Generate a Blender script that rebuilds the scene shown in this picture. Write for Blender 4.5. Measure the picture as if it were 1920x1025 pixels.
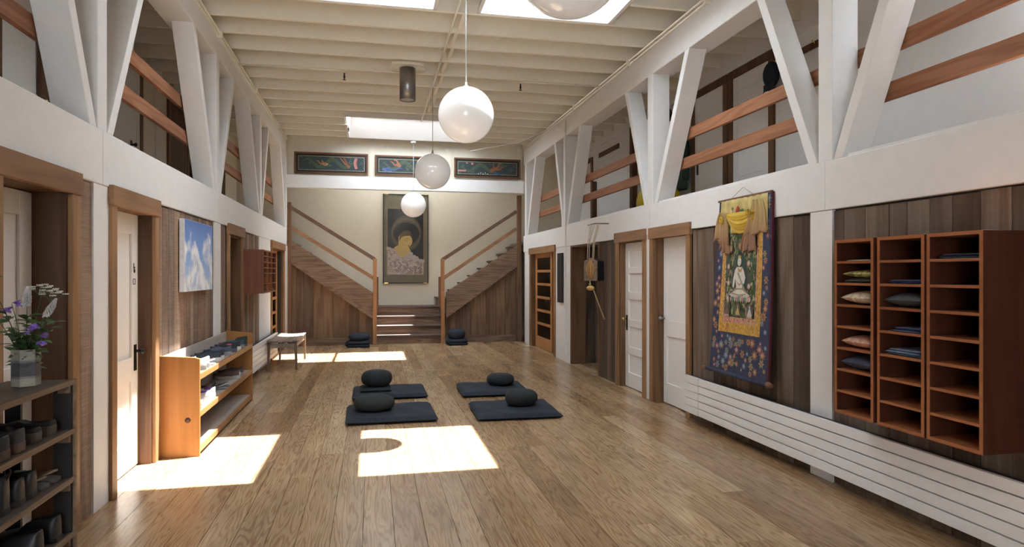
import bpy, math, random
from mathutils import Vector, Matrix
R=random.Random(7)
for o in list(bpy.data.objects): bpy.data.objects.remove(o)
SC=bpy.context.scene; COL=SC.collection
# ---------------- camera, light, exposure ----------------
F=1235.0
cam_d=bpy.data.cameras.new('camera'); cam=bpy.data.objects.new('camera',cam_d); COL.objects.link(cam)
cam_d.sensor_width=36; cam_d.lens=F/1920*36; cam_d.clip_start=.05
cam.location=(0,0,1.5); cam.rotation_euler=(math.pi/2,0,-math.atan(262/F)); SC.camera=cam
SC.view_settings.view_transform='Standard'; SC.view_settings.look='None'; SC.view_settings.gamma=1
SC.view_settings.exposure=0.55; SC.view_settings.use_curve_mapping=False
W=bpy.data.worlds.new('sky'); SC.world=W; W.use_nodes=True
W.node_tree.nodes['Background'].inputs[0].default_value=(.86,.93,1,1)
W.node_tree.nodes['Background'].inputs[1].default_value=10.0
sd=bpy.data.lights.new('sun','SUN'); sd.energy=32; sd.angle=math.radians(.6); sd.color=(1,.975,.94)
sun=bpy.data.objects.new('sun',sd); COL.objects.link(sun)
sun.rotation_euler=Vector((-.29,-.08,-1)).to_track_quat('-Z','Y').to_euler()
sun.location=(3,2,9)

# ---------------- materials ----------------
def mat(name):
    m=bpy.data.materials.new(name); m.use_nodes=True; nt=m.node_tree
    return m,nt,nt.nodes['Principled BSDF']
def N(nt,t,**k):
    n=nt.nodes.new(t)
    for a,b in k.items():
        if a.startswith('i'): n.inputs[int(a[1:])].default_value=b
        else: setattr(n,a,b)
    return n
_flat={}
def flat(c,rough=.6,metal=0,spec=.4,noise=.08,coat=0,scale=30):
    key=(tuple(c),rough,metal,spec,noise,coat)
    if key in _flat: return _flat[key]
    m,nt,b=mat('paint_%d'%len(_flat)); _flat[key]=m
    tc=N(nt,'ShaderNodeTexCoord'); n=N(nt,'ShaderNodeTexNoise'); n.inputs['Scale'].default_value=scale; n.inputs['Detail'].default_value=4
    nt.links.new(tc.outputs['Object'],n.inputs['Vector'])
    r=N(nt,'ShaderNodeValToRGB')
    r.color_ramp.elements[0].position=.3; r.color_ramp.elements[1].position=.7
    r.color_ramp.elements[0].color=tuple(x*(1-noise) for x in c)+(1,)
    r.color_ramp.elements[1].color=tuple(min(1,x*(1+noise)) for x in c)+(1,)
    nt.links.new(n.outputs['Fac'],r.inputs[0]); nt.links.new(r.outputs[0],b.inputs['Base Color'])
    b.inputs['Roughness'].default_value=rough; b.inputs['Metallic'].default_value=metal
    b.inputs['Specular IOR Level'].default_value=spec; b.inputs['Coat Weight'].default_value=coat
    return m
def wood(name,cols,grain='Z',rough=.7,bands=6,contrast=.5,fine=1.0,spec=.3,coat=0,bump=.25,knots=0,across=4.5,saw=0):
    """cols: plank tones picked per board; grain runs along the named axis"""
    m,nt,b=mat(name); L=nt.links.new
    tc=N(nt,'ShaderNodeTexCoord'); g=N(nt,'ShaderNodeNewGeometry')
    off=N(nt,'ShaderNodeVectorMath',operation='SCALE'); off.inputs[0].default_value=(37,91,53)
    L(g.outputs['Random Per Island'],off.inputs['Scale'])
    ad=N(nt,'ShaderNodeVectorMath',operation='ADD'); L(tc.outputs['Object'],ad.inputs[0]); L(off.outputs[0],ad.inputs[1])
    def mp(a,l):
        mm=N(nt,'ShaderNodeMapping'); s=[a,a,a]; s['XYZ'.index(grain)]=l; mm.inputs['Scale'].default_value=s
        L(ad.outputs[0],mm.inputs[0]); return mm
    # fine fibres
    n1=N(nt,'ShaderNodeTexNoise'); n1.inputs['Scale'].default_value=1; n1.inputs['Detail'].default_value=6; n1.inputs['Roughness'].default_value=.65
    L(mp(55*fine,2.2*fine).outputs[0],n1.inputs['Vector'])
    # growth rings as contour bands of a stretched noise
    n2=N(nt,'ShaderNodeTexNoise'); n2.inputs['Scale'].default_value=1; n2.inputs['Detail'].default_value=2.5; n2.inputs['Roughness'].default_value=.45
    L(mp(across,across*.075).outputs[0],n2.inputs['Vector'])
    mu=N(nt,'ShaderNodeMath',operation='MULTIPLY'); L(n2.outputs['Fac'],mu.inputs[0]); mu.inputs[1].default_value=bands*6.283
    si=N(nt,'ShaderNodeMath',operation='SINE'); L(mu.outputs[0],si.inputs[0])
    pw=N(nt,'ShaderNodeMapRange'); L(si.outputs[0],pw.inputs[0]); pw.inputs[1].default_value=-.2; pw.inputs[2].default_value=1; pw.inputs[3].default_value=0; pw.inputs[4].default_value=1
    mx=N(nt,'ShaderNodeMath',operation='MULTIPLY_ADD'); L(pw.outputs[0],mx.inputs[0]); mx.inputs[1].default_value=.5*contrast; 
    m1=N(nt,'ShaderNodeMapRange'); L(n1.outputs['Fac'],m1.inputs[0]); m1.inputs[1].default_value=.3; m1.inputs[2].default_value=.75; m1.inputs[3].default_value=0; m1.inputs[4].default_value=.6*contrast
    L(m1.outputs[0],mx.inputs[2])
    # board tone
    cr=N(nt,'ShaderNodeValToRGB'); cr.color_ramp.interpolation='LINEAR'
    els=cr.color_ramp.elements
    cs=cols if len(cols)>1 else [cols[0],cols[0]]
    els[0].position=0; els[0].color=tuple(cs[0])+(1,); els[1].position=1; els[1].color=tuple(cs[-1])+(1,)
    for i,c in enumerate(cs[1:-1]): e=els.new((i+1)/(len(cs)-1)); e.color=tuple(c)+(1,)
    L(g.outputs['Random Per Island'],cr.inputs[0])
    # large blotches
    n3=N(nt,'ShaderNodeTexNoise'); n3.inputs['Scale'].default_value=1; n3.inputs['Detail'].default_value=3
    L(mp(3,1.2).outputs[0],n3.inputs['Vector'])
    bl=N(nt,'ShaderNodeMapRange'); L(n3.outputs['Fac'],bl.inputs[0]); bl.inputs[1].default_value=.3; bl.inputs[2].default_value=.7; bl.inputs[3].default_value=.82; bl.inputs[4].default_value=1.15
    v=N(nt,'ShaderNodeVectorMath',operation='SCALE'); L(cr.outputs[0],v.inputs[0]); L(bl.outputs[0],v.inputs['Scale'])
    dk=N(nt,'ShaderNodeMixRGB',blend_type='MULTIPLY'); L(mx.outputs[0],dk.inputs[0]); L(v.outputs[0],dk.inputs[1]); dk.inputs[2].default_value=(.36,.24,.15,1)
    out=dk.outputs[0]; hgt=mx.outputs[0]
    if saw:
        w=N(nt,'ShaderNodeTexNoise'); w.inputs['Scale'].default_value=1; w.inputs['Detail'].default_value=2
        L(mp(5,95).outputs[0],w.inputs['Vector'])
        w2=N(nt,'ShaderNodeMapRange'); L(w.outputs['Fac'],w2.inputs[0]); w2.inputs[1].default_value=.42; w2.inputs[2].default_value=.6; w2.inputs[3].default_value=0; w2.inputs[4].default_value=saw
        d2=N(nt,'ShaderNodeMixRGB',blend_type='MULTIPLY'); L(w2.outputs[0],d2.inputs[0]); L(out,d2.inputs[1]); d2.inputs[2].default_value=(.45,.38,.32,1); out=d2.outputs[0]
    L(out,b.inputs['Base Color'])
    bp=N(nt,'ShaderNodeBump'); bp.inputs['Strength'].default_value=bump; bp.inputs['Distance'].default_value=.004
    inv=N(nt,'ShaderNodeMath',operation='SUBTRACT'); inv.inputs[0].default_value=1; L(hgt,inv.inputs[1]); L(inv.outputs[0],bp.inputs['Height']); L(bp.outputs[0],b.inputs['Normal'])
    b.inputs['Roughness'].default_value=rough; b.inputs['Specular IOR Level'].default_value=spec; b.inputs['Coat Weight'].default_value=coat; b.inputs['Coat Roughness'].default_value=.2
    return m
def painted(name,c,rough=.55,bump=.3,dirt=.95):
    m,nt,b=mat(name); L=nt.links.new
    tc=N(nt,'ShaderNodeTexCoord'); n=N(nt,'ShaderNodeTexNoise'); n.inputs['Scale'].default_value=9; n.inputs['Detail'].default_value=8; n.inputs['Roughness'].default_value=.65
    L(tc.outputs['Object'],n.inputs['Vector'])
    r=N(nt,'ShaderNodeValToRGB'); r.color_ramp.elements[0].position=.25; r.color_ramp.elements[1].position=.6
    r.color_ramp.elements[0].color=tuple(x*dirt for x in c)+(1,); r.color_ramp.elements[1].color=tuple(c)+(1,)
    L(n.outputs['Fac'],r.inputs[0]); L(r.outputs[0],b.inputs['Base Color'])
    bp=N(nt,'ShaderNodeBump'); bp.inputs['Strength'].default_value=bump; bp.inputs['Distance'].default_value=.006; L(n.outputs['Fac'],bp.inputs['Height']); L(bp.outputs[0],b.inputs['Normal'])
    b.inputs['Roughness'].default_value=rough; return m
def glassy(name,tint=(1,1,1),refl=.08):
    m,nt,b=mat(name); nt.nodes.remove(b); L=nt.links.new
    t=N(nt,'ShaderNodeBsdfTransparent'); t.inputs[0].default_value=tuple(tint)+(1,)
    g=N(nt,'ShaderNodeBsdfGlossy'); g.inputs['Roughness'].default_value=.03
    mx=N(nt,'ShaderNodeMixShader'); mx.inputs[0].default_value=refl
    L(t.outputs[0],mx.inputs[1]); L(g.outputs[0],mx.inputs[2]); L(mx.outputs[0],nt.nodes['Material Output'].inputs[0]); return m
M={}
M['white']=painted('white_paint',(.76,.75,.725))
M['beamwhite']=painted('beam_white',(.76,.752,.73),bump=.5)
M['cream']=painted('cream_paint',(.74,.68,.545))
M['creamwall']=painted('cream_wall',(.74,.665,.51),bump=.1)
M['joist']=painted('joist_cream',(.88,.84,.72),bump=.4)
M['doorwhite']=painted('door_white',(.82,.80,.76),rough=.35,bump=.02,dirt=.98)
M['floor']=wood('floor_boards',[(.48,.325,.18),(.58,.42,.25),(.42,.265,.135),(.63,.47,.29),(.50,.345,.195),(.37,.23,.115),(.59,.43,.265)],'Y',rough=.25,bands=14,contrast=.8,spec=.5,bump=.04,across=11,fine=1.3)
BW=[(.155,.115,.088),(.24,.185,.142),(.11,.083,.068),(.20,.16,.13),(.17,.115,.075),(.27,.22,.18),(.13,.105,.09)]
M['barn']=wood('barn_wood',BW,'Z',rough=.85,bands=5,contrast=.9,spec=.15,bump=.8,saw=.35)
M['barnR']=wood('barn_wood_grey',[(.125,.092,.07),(.20,.155,.12),(.08,.06,.046),(.17,.115,.078),(.235,.185,.14),(.11,.08,.058),(.19,.15,.12)],'Z',rough=.85,bands=6,contrast=.6,spec=.15,bump=.6,saw=.08)
M['barnL']=wood('barn_wood_warm',[(.38,.26,.18),(.24,.17,.13),(.46,.34,.25),(.32,.20,.13),(.22,.18,.155),(.42,.29,.20)],'Z',rough=.85,bands=6,contrast=.6,spec=.15,bump=.6,saw=.3)
M['stairwood']=wood('stair_board',[(.23,.15,.10),(.27,.18,.125)],'X',rough=.55,bands=12,contrast=.8,bump=.2)
M['stairpan']=wood('stair_panel',[(.235,.145,.083),(.175,.11,.066),(.29,.18,.105),(.15,.098,.065),(.22,.145,.095)],'Z',rough=.7,bands=6,contrast=.8,bump=.4)
M['tread']=wood('tread_wood',[(.15,.11,.092),(.175,.13,.11)],'X',rough=.75,spec=.15,bands=8,contrast=.5)
M['fir']=wood('fir_casing',[(.33,.185,.088),(.36,.205,.10)],'Z',rough=.5,bands=7,contrast=.5,bump=.1)
M['firH']=wood('fir_head',[(.30,.165,.082),(.33,.185,.092)],'Y',rough=.5,bands=7,contrast=.5,bump=.1)
M['firdark']=wood('old_jamb',[(.12,.062,.032),(.145,.08,.045)],'Z',rough=.6,bands=5,contrast=.8,bump=.2)
M['jamb']=wood('jamb_wood',[(.21,.115,.055),(.17,.09,.045)],'Z',rough=.6,bands=5,contrast=.7,bump=.2)
M['newel']=wood('newel_fir',[(.42,.205,.085),(.44,.22,.10)],'Z',rough=.45,bands=6,contrast=.45)
M['newdark']=wood('newel_dark',[(.20,.105,.055)],'Z',rough=.5,bands=6,contrast=.5)
M['glassdoor']=wood('fir_door',[(.48,.225,.078),(.52,.25,.095)],'Z',rough=.4,bands=6,contrast=.4)
M['rail']=wood('redwood_rail',[(.40,.185,.095),(.36,.165,.085),(.44,.21,.11)],'Y',rough=.55,bands=9,contrast=.6)
M['raildark']=wood('dark_rail',[(.17,.10,.065)],'X',rough=.5,bands=6,contrast=.5)
M['raillight']=wood('light_rail',[(.35,.19,.10)],'X',rough=.5,bands=6,contrast=.5)
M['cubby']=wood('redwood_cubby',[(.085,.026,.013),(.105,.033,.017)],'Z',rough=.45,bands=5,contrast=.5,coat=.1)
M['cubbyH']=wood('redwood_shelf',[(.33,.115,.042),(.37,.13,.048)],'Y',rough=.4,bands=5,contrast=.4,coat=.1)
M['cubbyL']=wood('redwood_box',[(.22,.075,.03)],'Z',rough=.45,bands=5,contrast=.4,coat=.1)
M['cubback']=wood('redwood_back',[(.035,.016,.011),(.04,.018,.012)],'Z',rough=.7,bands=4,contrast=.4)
M['rack']=wood('pine_rack',[(.40,.185,.055),(.37,.165,.05)],'Z',rough=.4,bands=4,contrast=.35,bump=.05,across=3)
M['rackH']=wood('pine_rack_board',[(.36,.175,.06),(.39,.19,.07)],'Y',rough=.4,bands=5,contrast=.4)
M['racktop']=wood('grey_worn_board',[(.50,.45,.41),(.46,.41,.37)],'Y',rough=.4,bands=5,contrast=.35)
M['bench']=wood('weathered_bench',[(.33,.27,.22),(.28,.225,.18)],'Y',rough=.55,bands=8,contrast=.5)
M['benchleg']=wood('bench_leg',[(.22,.165,.12)],'Z',rough=.55,bands=6,contrast=.5)
M['shelf']=wood('worn_dark_shelf',[(.085,.064,.05),(.10,.076,.058)],'Y',rough=.45,bands=7,contrast=.6)
M['shelfedge']=wood('shelf_edge',[(.22,.15,.095)],'Y',rough=.55,bands=7,contrast=.6)
M['shelfdark']=flat((.022,.019,.017),.7)
M['radiator']=flat((.80,.79,.76),.4,noise=.02)
M['steel']=flat((.30,.30,.29),.35,metal=.9)
M['brass']=flat((.72,.5,.2),.25,metal=1)
M['black']=flat((.012,.012,.014),.5)
M['iron']=flat((.03,.028,.026),.4,metal=.6)
M['navy']=flat((.018,.026,.040),.85,noise=.2)
M['navy2']=flat((.014,.021,.032),.85,noise=.2)
M['charcoal']=flat((.017,.022,.024),.85,noise=.15)
M['rope']=flat((.50,.42,.30),.9)
M['pane']=glassy('skylight_pane',(.97,.98,1),.04)
M['paneR']=glassy('door_pane',(.55,.6,.62),.12)
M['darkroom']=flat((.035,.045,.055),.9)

# ---------------- mesh helpers ----------------
class MB:
    def __init__(s): s.v=[];s.f=[];s.mi=[];s.mats=[];s.sm=[]
    def slot(s,m):
        if m not in s.mats: s.mats.append(m)
        return s.mats.index(m)
    def add(s,vs,fs,m=None,smooth=False):
        b=len(s.v); s.v+= [tuple(v) for v in vs]; i=s.slot(m) if m else 0
        for f in fs: s.f.append([b+k for k in f]); s.mi.append(i); s.sm.append(smooth)
        return s
    def box(s,x0,x1,y0,y1,z0,z1,m=None):
        x0,x1=sorted((x0,x1));y0,y1=sorted((y0,y1));z0,z1=sorted((z0,z1))
        return s.add([(x0,y0,z0),(x1,y0,z0),(x1,y1,z0),(x0,y1,z0),(x0,y0,z1),(x1,y0,z1),(x1,y1,z1),(x0,y1,z1)],
          [(0,3,2,1),(4,5,6,7),(0,1,5,4),(1,2,6,5),(2,3,7,6),(3,0,4,7)],m)
    def hexa(s,lo,hi,m=None):
        return s.add(list(lo)+list(hi),[(0,3,2,1),(4,5,6,7),(0,1,5,4),(1,2,6,5),(2,3,7,6),(3,0,4,7)],m)
    def prism(s,pts,d,m=None):
        """polygon pts (3d) pushed along vector d"""
        n=len(pts); d=Vector(d); a=[Vector(p) for p in pts]
        return s.add(a+[p+d for p in a],[tuple(range(n))[::-1],tuple(range(n,2*n))]+[(i,(i+1)%n,n+(i+1)%n,n+i) for i in range(n)],m)
    def bar(s,p,q,w,h,m=None,up=(0,0,1)):
        p=Vector(p);q=Vector(q);t=(q-p).normalized();u=Vector(up); a=t.cross(u)
        if a.length<1e-4: a=t.cross(Vector((1,0,0)))
        a.normalize(); b=a.cross(t).normalized(); a*=w/2;b*=h/2
        return s.hexa([p-a-b,p+a-b,q+a-b,q-a-b],[p-a+b,p+a+b,q+a+b,q-a+b],m)
    def tube(s,path,r,n=8,m=None,caps=True,smooth=True):
        path=[Vector(p) for p in path]; rs=r if isinstance(r,(list,tuple)) else [r]*len(path)
        vs=[];fs=[];prev=None
        for i,p in enumerate(path):
            t=(path[min(i+1,len(path)-1)]-path[max(i-1,0)]).normalized()
            a=prev if prev is not None else (Vector((0,0,1)) if abs(t.z)<.9 else Vector((1,0,0)))
            a=(a-t*a.dot(t)).normalized(); prev=a; b=t.cross(a)
            for k in range(n):
                an=2*math.pi*k/n; vs.append(p+(a*math.cos(an)+b*math.sin(an))*rs[i])
        for i in range(len(path)-1):
            for k in range(n): fs.append((i*n+k,i*n+(k+1)%n,(i+1)*n+(k+1)%n,(i+1)*n+k))
        if caps: fs.append(tuple(range(n))[::-1]); fs.append(tuple(range((len(path)-1)*n,len(path)*n)))
        return s.add(vs,fs,m,smooth)
    def lathe(s,prof,c=(0,0,0),n=32,m=None,axis='Z'):
        vs=[];fs=[]
        for r,z in prof:
            for k in range(n):
                a=2*math.pi*k/n; x,y=r*math.cos(a),r*math.sin(a)
                p={'Z':(x,y,z),'X':(z,x,y),'Y':(x,z,y)}[axis]; vs.append((p[0]+c[0],p[1]+c[1],p[2]+c[2]))
        for i in range(len(prof)-1):
            for k in range(n): fs.append((i*n+k,i*n+(k+1)%n,(i+1)*n+(k+1)%n,(i+1)*n+k))
        return s.add(vs,fs,m,True)
    def ball(s,c,r,n=24,m=None,sq=(1,1,1)):
        k=n//2; prof=[(max(1e-4,math.sin(math.pi*i/k)),-math.cos(math.pi*i/k)) for i in range(k+1)]
        b=len(s.v); s.lathe(prof,(0,0,0),n,m)
        for i in range(b,len(s.v)):
            x,y,z=s.v[i]; s.v[i]=(c[0]+x*r*sq[0],c[1]+y*r*sq[1],c[2]+z*r*sq[2])
        return s
    def grid(s,fn,nu,nv,m=None,smooth=True):
        vs=[fn(i/nu,j/nv) for i in range(nu+1) for j in range(nv+1)]
        fs=[(i*(nv+1)+j,i*(nv+1)+j+1,(i+1)*(nv+1)+j+1,(i+1)*(nv+1)+j) for i in range(nu) for j in range(nv)]
        return s.add(vs,fs,m,smooth)
    def build(s,name,m=None,parent=None,bevel=0,sub=0,solid=0):
        me=bpy.data.meshes.new(name); me.from_pydata([tuple(v) for v in s.v],[],s.f)
        if s.mats and m is None:
            for q in s.mats: me.materials.append(q)
            me.polygons.foreach_set('material_index',s.mi)
        else: me.materials.append(m)
        me.polygons.foreach_set('use_smooth',s.sm); me.update()
        o=bpy.data.objects.new(name,me); COL.objects.link(o)
        if parent: o.parent=parent
        if solid: q=o.modifiers.new('solid','SOLIDIFY'); q.thickness=solid; q.offset=0
        if bevel: q=o.modifiers.new('bevel','BEVEL'); q.width=bevel; q.segments=2; q.limit_method='ANGLE'
        if sub: q=o.modifiers.new('sub','SUBSURF'); q.levels=sub; q.render_levels=sub
        return o
def B(*a): return MB().box(*a)
def tag(o,label=None,cat=None,group=None,kind=None):
    if label: o['label']=label
    if cat: o['category']=cat
    if group: o['group']=group
    if kind: o['kind']=kind
    return o
def thing(name,label,cat,loc=(0,0,0),rz=0,group=None):
    o=bpy.data.objects.new(name,None); o.empty_display_size=.1; COL.objects.link(o); o.location=loc; o.rotation_euler=(0,0,rz)
    return tag(o,label,cat,group)
def struct(o): o['kind']='structure'; return o
def semp(name): return struct(thing(name,None,None))
def dup(o,loc=None,rz=None,label=None,group=None):
    r=o.copy(); COL.objects.link(r)
    if loc is not None: r.location=loc
    if rz is not None: r.rotation_euler=(0,0,rz)
    if label: r['label']=label
    if group: r['group']=group
    for ch in list(o.children):
        c=ch.copy(); COL.objects.link(c); c.parent=r
        for g in list(ch.children):
            d=g.copy(); COL.objects.link(d); d.parent=c
    return r
def holes(mb,axis,u0,u1,v0,v1,w0,w1,hs,m=None):
    """slab in (u,v) of thickness w with rectangular holes; axis = normal"""
    us=sorted({u0,u1}|{a for h in hs for a in h[:2] if u0<a<u1}); vs=sorted({v0,v1}|{a for h in hs for a in h[2:] if v0<a<v1})
    for i in range(len(us)-1):
        run=None
        for j in range(len(vs)-1):
            cu=(us[i]+us[i+1])/2;cv=(vs[j]+vs[j+1])/2
            inside=any(h[0]<cu<h[1] and h[2]<cv<h[3] for h in hs)
            if not inside:
                if run is None: run=[vs[j],vs[j+1]]
                else: run[1]=vs[j+1]
            if (inside or j==len(vs)-2) and run:
                a=(us[i],us[i+1],run[0],run[1])
                if axis=='Z': mb.box(a[0],a[1],a[2],a[3],w0,w1,m)
                elif axis=='X': mb.box(w0,w1,a[0],a[1],a[2],a[3],m)
                else: mb.box(a[0],a[1],w0,w1,a[2],a[3],m)
                run=None
    return mb

# ---------------- setting ----------------
XL,XR=-1.70,3.23; YB=-3.0
# floor boards
fl=MB(); x=-2.2
while x<3.9:
    w=R.choice((.165,.178,.178,.19,.15)); y=YB-.2-R.random()*3
    while y<15.7:
        l=R.uniform(2.2,5.2); fl.box(x+.0014,x+w-.0014,max(y,YB-.2)+.001,min(y+l,15.7)-.001,-.03,0)
        y+=l
    x+=w
struct(fl.build('floor',M['floor']))
sub=B(-5,6,YB-.2,16,-.12,-.034); o=sub.build('subfloor',M['shelfdark']); struct(o); o.name='floor_base'

# skylights
SKY=[ # name, interior opening x0 x1 y0 y1, glass opening x0 x1 y0 y1
 ('window_1',(-.78,.62,5.30,6.88),(-.62,.50,5.37,6.82)),
 ('window_2',(1.12,2.54,5.30,6.88),(1.24,2.30,5.37,6.82)),
 ('window_3',(-.45,2.02,11.93,13.72),(-.40,1.92,11.97,13.22)),
 ('window_4',(-.1,1.4,-1.0,-.1),(-.0,1.3,-.9,-.2)),  # unseen skylight over the camera, added to bring in more light
 ('window_5',(-.6,2.2,14.55,15.3),(-.5,2.1,14.65,15.2)),
 ('window_6',(3.6,4.4,2.0,3.4),(3.65,4.35,2.1,3.3)),
]
ZJ=4.25; ZD=4.52
deck=MB(); holes(deck,'Z',-3.1,4.75,YB,15.8,ZD,ZD+.06,[s[1] for s in SKY])
ceil=struct(deck.build('ceiling',M['joist']))
k=-16; jy=6.92
while True:
    y=jy+.565*k; k+=1
    if y>14.0: break
    if y<YB+.1: continue
    xs=[(-3.0,4.6)]
    for s in SKY:
        h=s[1]
        if h[2]-.03<y<h[3]+.02:
            nx=[]
            for a,b in xs:
                if a<h[0]<b: nx.append((a,h[0]-.05))
                if a<h[1]<b: nx.append((h[1]+.05,b))
                if not(a<h[0]<b or a<h[1]<b): nx.append((a,b))
            xs=nx
    for a,b in xs:
        if b-a>.15: MB().box(a,b,y-.022,y+.022,ZJ+R.uniform(-.012,.012),ZD-.002).build('joist',M['joist'],ceil,bevel=.004)
# blocking along the middle of the ceiling
blk=MB()
for i in range(-2,12):
    y=jy+.565*i
    if i in(0,-1,-2): continue
    if y<11.8 and i>0: blk.box(.93+.02*(i%2),.975+.02*(i%2),y+.03-.565,y-.03,ZJ+.03,ZD-.003)
blk.build('blocking',M['joist'],ceil)
def shaft(s):
    a,b=s[1],s[2]; root=semp(s[0]); zi,zo=ZJ+.0,ZD+.14; t=.04
    lo=[(a[0],a[2],zi),(a[1],a[2],zi),(a[1],a[3],zi),(a[0],a[3],zi)]
    hi=[(b[0],b[2],zo),(b[1],b[2],zo),(b[1],b[3],zo),(b[0],b[3],zo)]
    n=[(0,-t,0),(t,0,0),(0,t,0),(-t,0,0)]; mb=MB()
    for i in range(4):
        j=(i+1)%4; q=Vector(n[i]); d=Vector(lo[j])-Vector(lo[i]); d.normalize(); d*=t*.999
        L0,L1,H0,H1=Vector(lo[i])-d,Vector(lo[j])+d,Vector(hi[i])-d,Vector(hi[j])+d
        mb.hexa([L0,L1,L1+q,L0+q],[H0,H1,H1+q,H0+q])
    mb.build('window_frame',M['white'],root)
    cb=MB(); holes(cb,'Z',a[0]-.2,a[1]+.2,a[2]-.2,a[3]+.2,ZD+.062,ZD+.13,[(b[0],b[1],b[2],b[3])]); cb.build('curb',M['white'],root)
    B(b[0]-.03,b[1]+.03,b[2]-.03,b[3]+.03,zo+.001,zo+.009).build('pane',M['pane'],root)
    return root
for s in SKY:
    r=shaft(s)
    if s[0]=='window_3':
        B(.665,.71,11.94,13.25,ZD+.08,ZD+.135).build('mullion',M['white'],r)
        mb=MB()
        for i in range(13):
            x=-.3+.17*i; mb.tube([(x,13.19,ZD+.13),(x,13.2,ZD+.09),(x+.12,13.2,ZD+.075),(x+.17,13.19,ZD+.11)],.003,5)
        mb.build('wire_loops',M['iron'],r)
# end wall behind the camera; its unseen window is added to brighten the ceiling
ew=MB(); WH=[(-1.5,.35,.6,3.0)]
holes(ew,'Y',-3.1,4.75,0,ZD+.05,YB-.15,YB,WH); struct(ew.build('wall_front',M['white']))
for i,h in enumerate(WH):
    r=semp('window_%d'%(7+i)); mb=MB(); x0,x1,z0,z1=h
    for xx in (x0,(x0+x1)/2,x1): mb.box(xx-.03,xx+.03,YB-.1,YB-.04,z0,z1)
    for zz in (z0,(z0+z1)/2,z1): mb.box(x0,x1,YB-.1,YB-.04,zz-.03,zz+.03)
    mb.build('window_frame',M['white'],r); B(x0,x1,YB-.075,YB-.067,z0,z1).build('pane',M['pane'],r)

# lower side walls (solid body behind boards), with door recesses
LD=[(3.50,4.22,-1,1.99),(4.89,5.69,-1,1.985),(8.50,9.30,-1,1.985),(12.0,13.4,-1,1.96)]
RD=[(6.38,7.20,-1,1.94),(7.50,8.32,-1,1.93),(9.13,10.53,-1,1.955),(11.6,13.25,-1,1.93)]
wl=MB(); holes(wl,'X',YB,14.2,0,2.067,XL-.26,XL-.03,LD,M['shelfdark'])
for a,b in ((4.56,4.81),(7.78,8.08),(10.70,11.86),(13.80,14.2)): wl.box(XL-.03,XL,a,b,0,2.067,M['white'])
wall_l=struct(wl.build('wall_left'))
wr=MB(); holes(wr,'X',YB,14.1,0,1.957,XR+.03,XR+.24,RD,M['shelfdark'])
for a,b in ((4.15,4.39),(7.295,7.42),(10.54,11.43),(13.38,13.9)): wr.box(XR,XR+.03,a,b,0,1.957,M['white'])
wall_r=struct(wr.build('wall_right'))
def planks(name,axis,u0,u1,z0,z1,w0,w1,m,parent,wmin=.11,wmax=.2,top=None):
    mb=MB(); u=u0
    while u<u1-.01:
        w=min(R.uniform(wmin,wmax),u1-u); 
        if u1-u-w<.06: w=u1-u
        dd=R.uniform(0,.006)*(1 if w1>w0 else -1)
        zt=z1+(R.uniform(-.008,.004)); a,b=u+.0025,u+w-.0025
        if axis=='X': mb.box(w0,w1-dd,a,b,z0,zt)
        else:
            if top: 
                t0,t1=top(a),top(b); mb.hexa([(a,w0,z0),(b,w0,z0),(b,w1,z0),(a,w1,z0)],[(a,w0,t0),(b,w0,t1),(b,w1,t1),(a,w1,t0)])
            else: mb.box(a,b,w0,w1-dd,z0,zt)
        u+=w
    return mb.build(name,m,parent,bevel=.0015)
for a,b,m in ((YB,3.39,'barnL'),(4.32,4.555,'barnL'),(5.79,7.775,'barnL'),(8.085,8.41,'barnL'),(9.40,10.70,'barnL')):
    planks('plank_panelling','X',a,b,.005,2.06,XL-.03,XL-.008,M[m],wall_l)
for a,b in ((YB,4.145),(4.395,6.275),(8.43,9.12)):
    planks('plank_panelling','X',a,b,.005,1.95,XR+.03,XR+.008,M['barnR'],wall_r,.14,.23)
# mezzanine floors, walls
mz=MB(); mz.box(-3.0,XL-.03,YB,15.6,2.0,2.2); struct(mz.build('floor_mezzanine_left',M['stairwood']))
mz=MB(); mz.box(XR+.03,4.6,YB,15.6,2.0,2.2); struct(mz.build('floor_mezzanine_right',M['stairwood']))
struct(B(-3.1,-2.95,YB,15.7,0,ZD).build('wall_mezzanine_left',M['creamwall']))
struct(B(4.55,4.70,YB,15.7,0,ZD).build('wall_mezzanine_right',M['white']))
struct(B(4.515,4.549,YB,14,4.10,4.16).build('trim_1',M['white']))
struct(B(-2.949,-2.91,YB,14,4.16,4.2).build('trim_2',M['cream']))
# end wall over the stairs
struct(B(-2.95,4.55,15.6,15.72,0,ZD).build('wall_back',M['creamwall']))
o=struct(B(XL-.0,XR+.0,14.1,14.22,3.40,ZD).build('wall_back_upper',M['cream']))
st=MB()
for x in (-1.60,-.0,1.60,3.16): st.box(x-.05,x+.05,14.07,14.1,3.5,ZJ)
st.build('stud',M['cream'],o)
# alcove and room boxes behind openings
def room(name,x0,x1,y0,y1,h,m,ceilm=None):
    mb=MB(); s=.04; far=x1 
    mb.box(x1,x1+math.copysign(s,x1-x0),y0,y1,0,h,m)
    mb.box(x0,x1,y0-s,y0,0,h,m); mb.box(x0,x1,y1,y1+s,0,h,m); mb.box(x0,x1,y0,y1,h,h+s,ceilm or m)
    return struct(mb.build(name))
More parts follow.
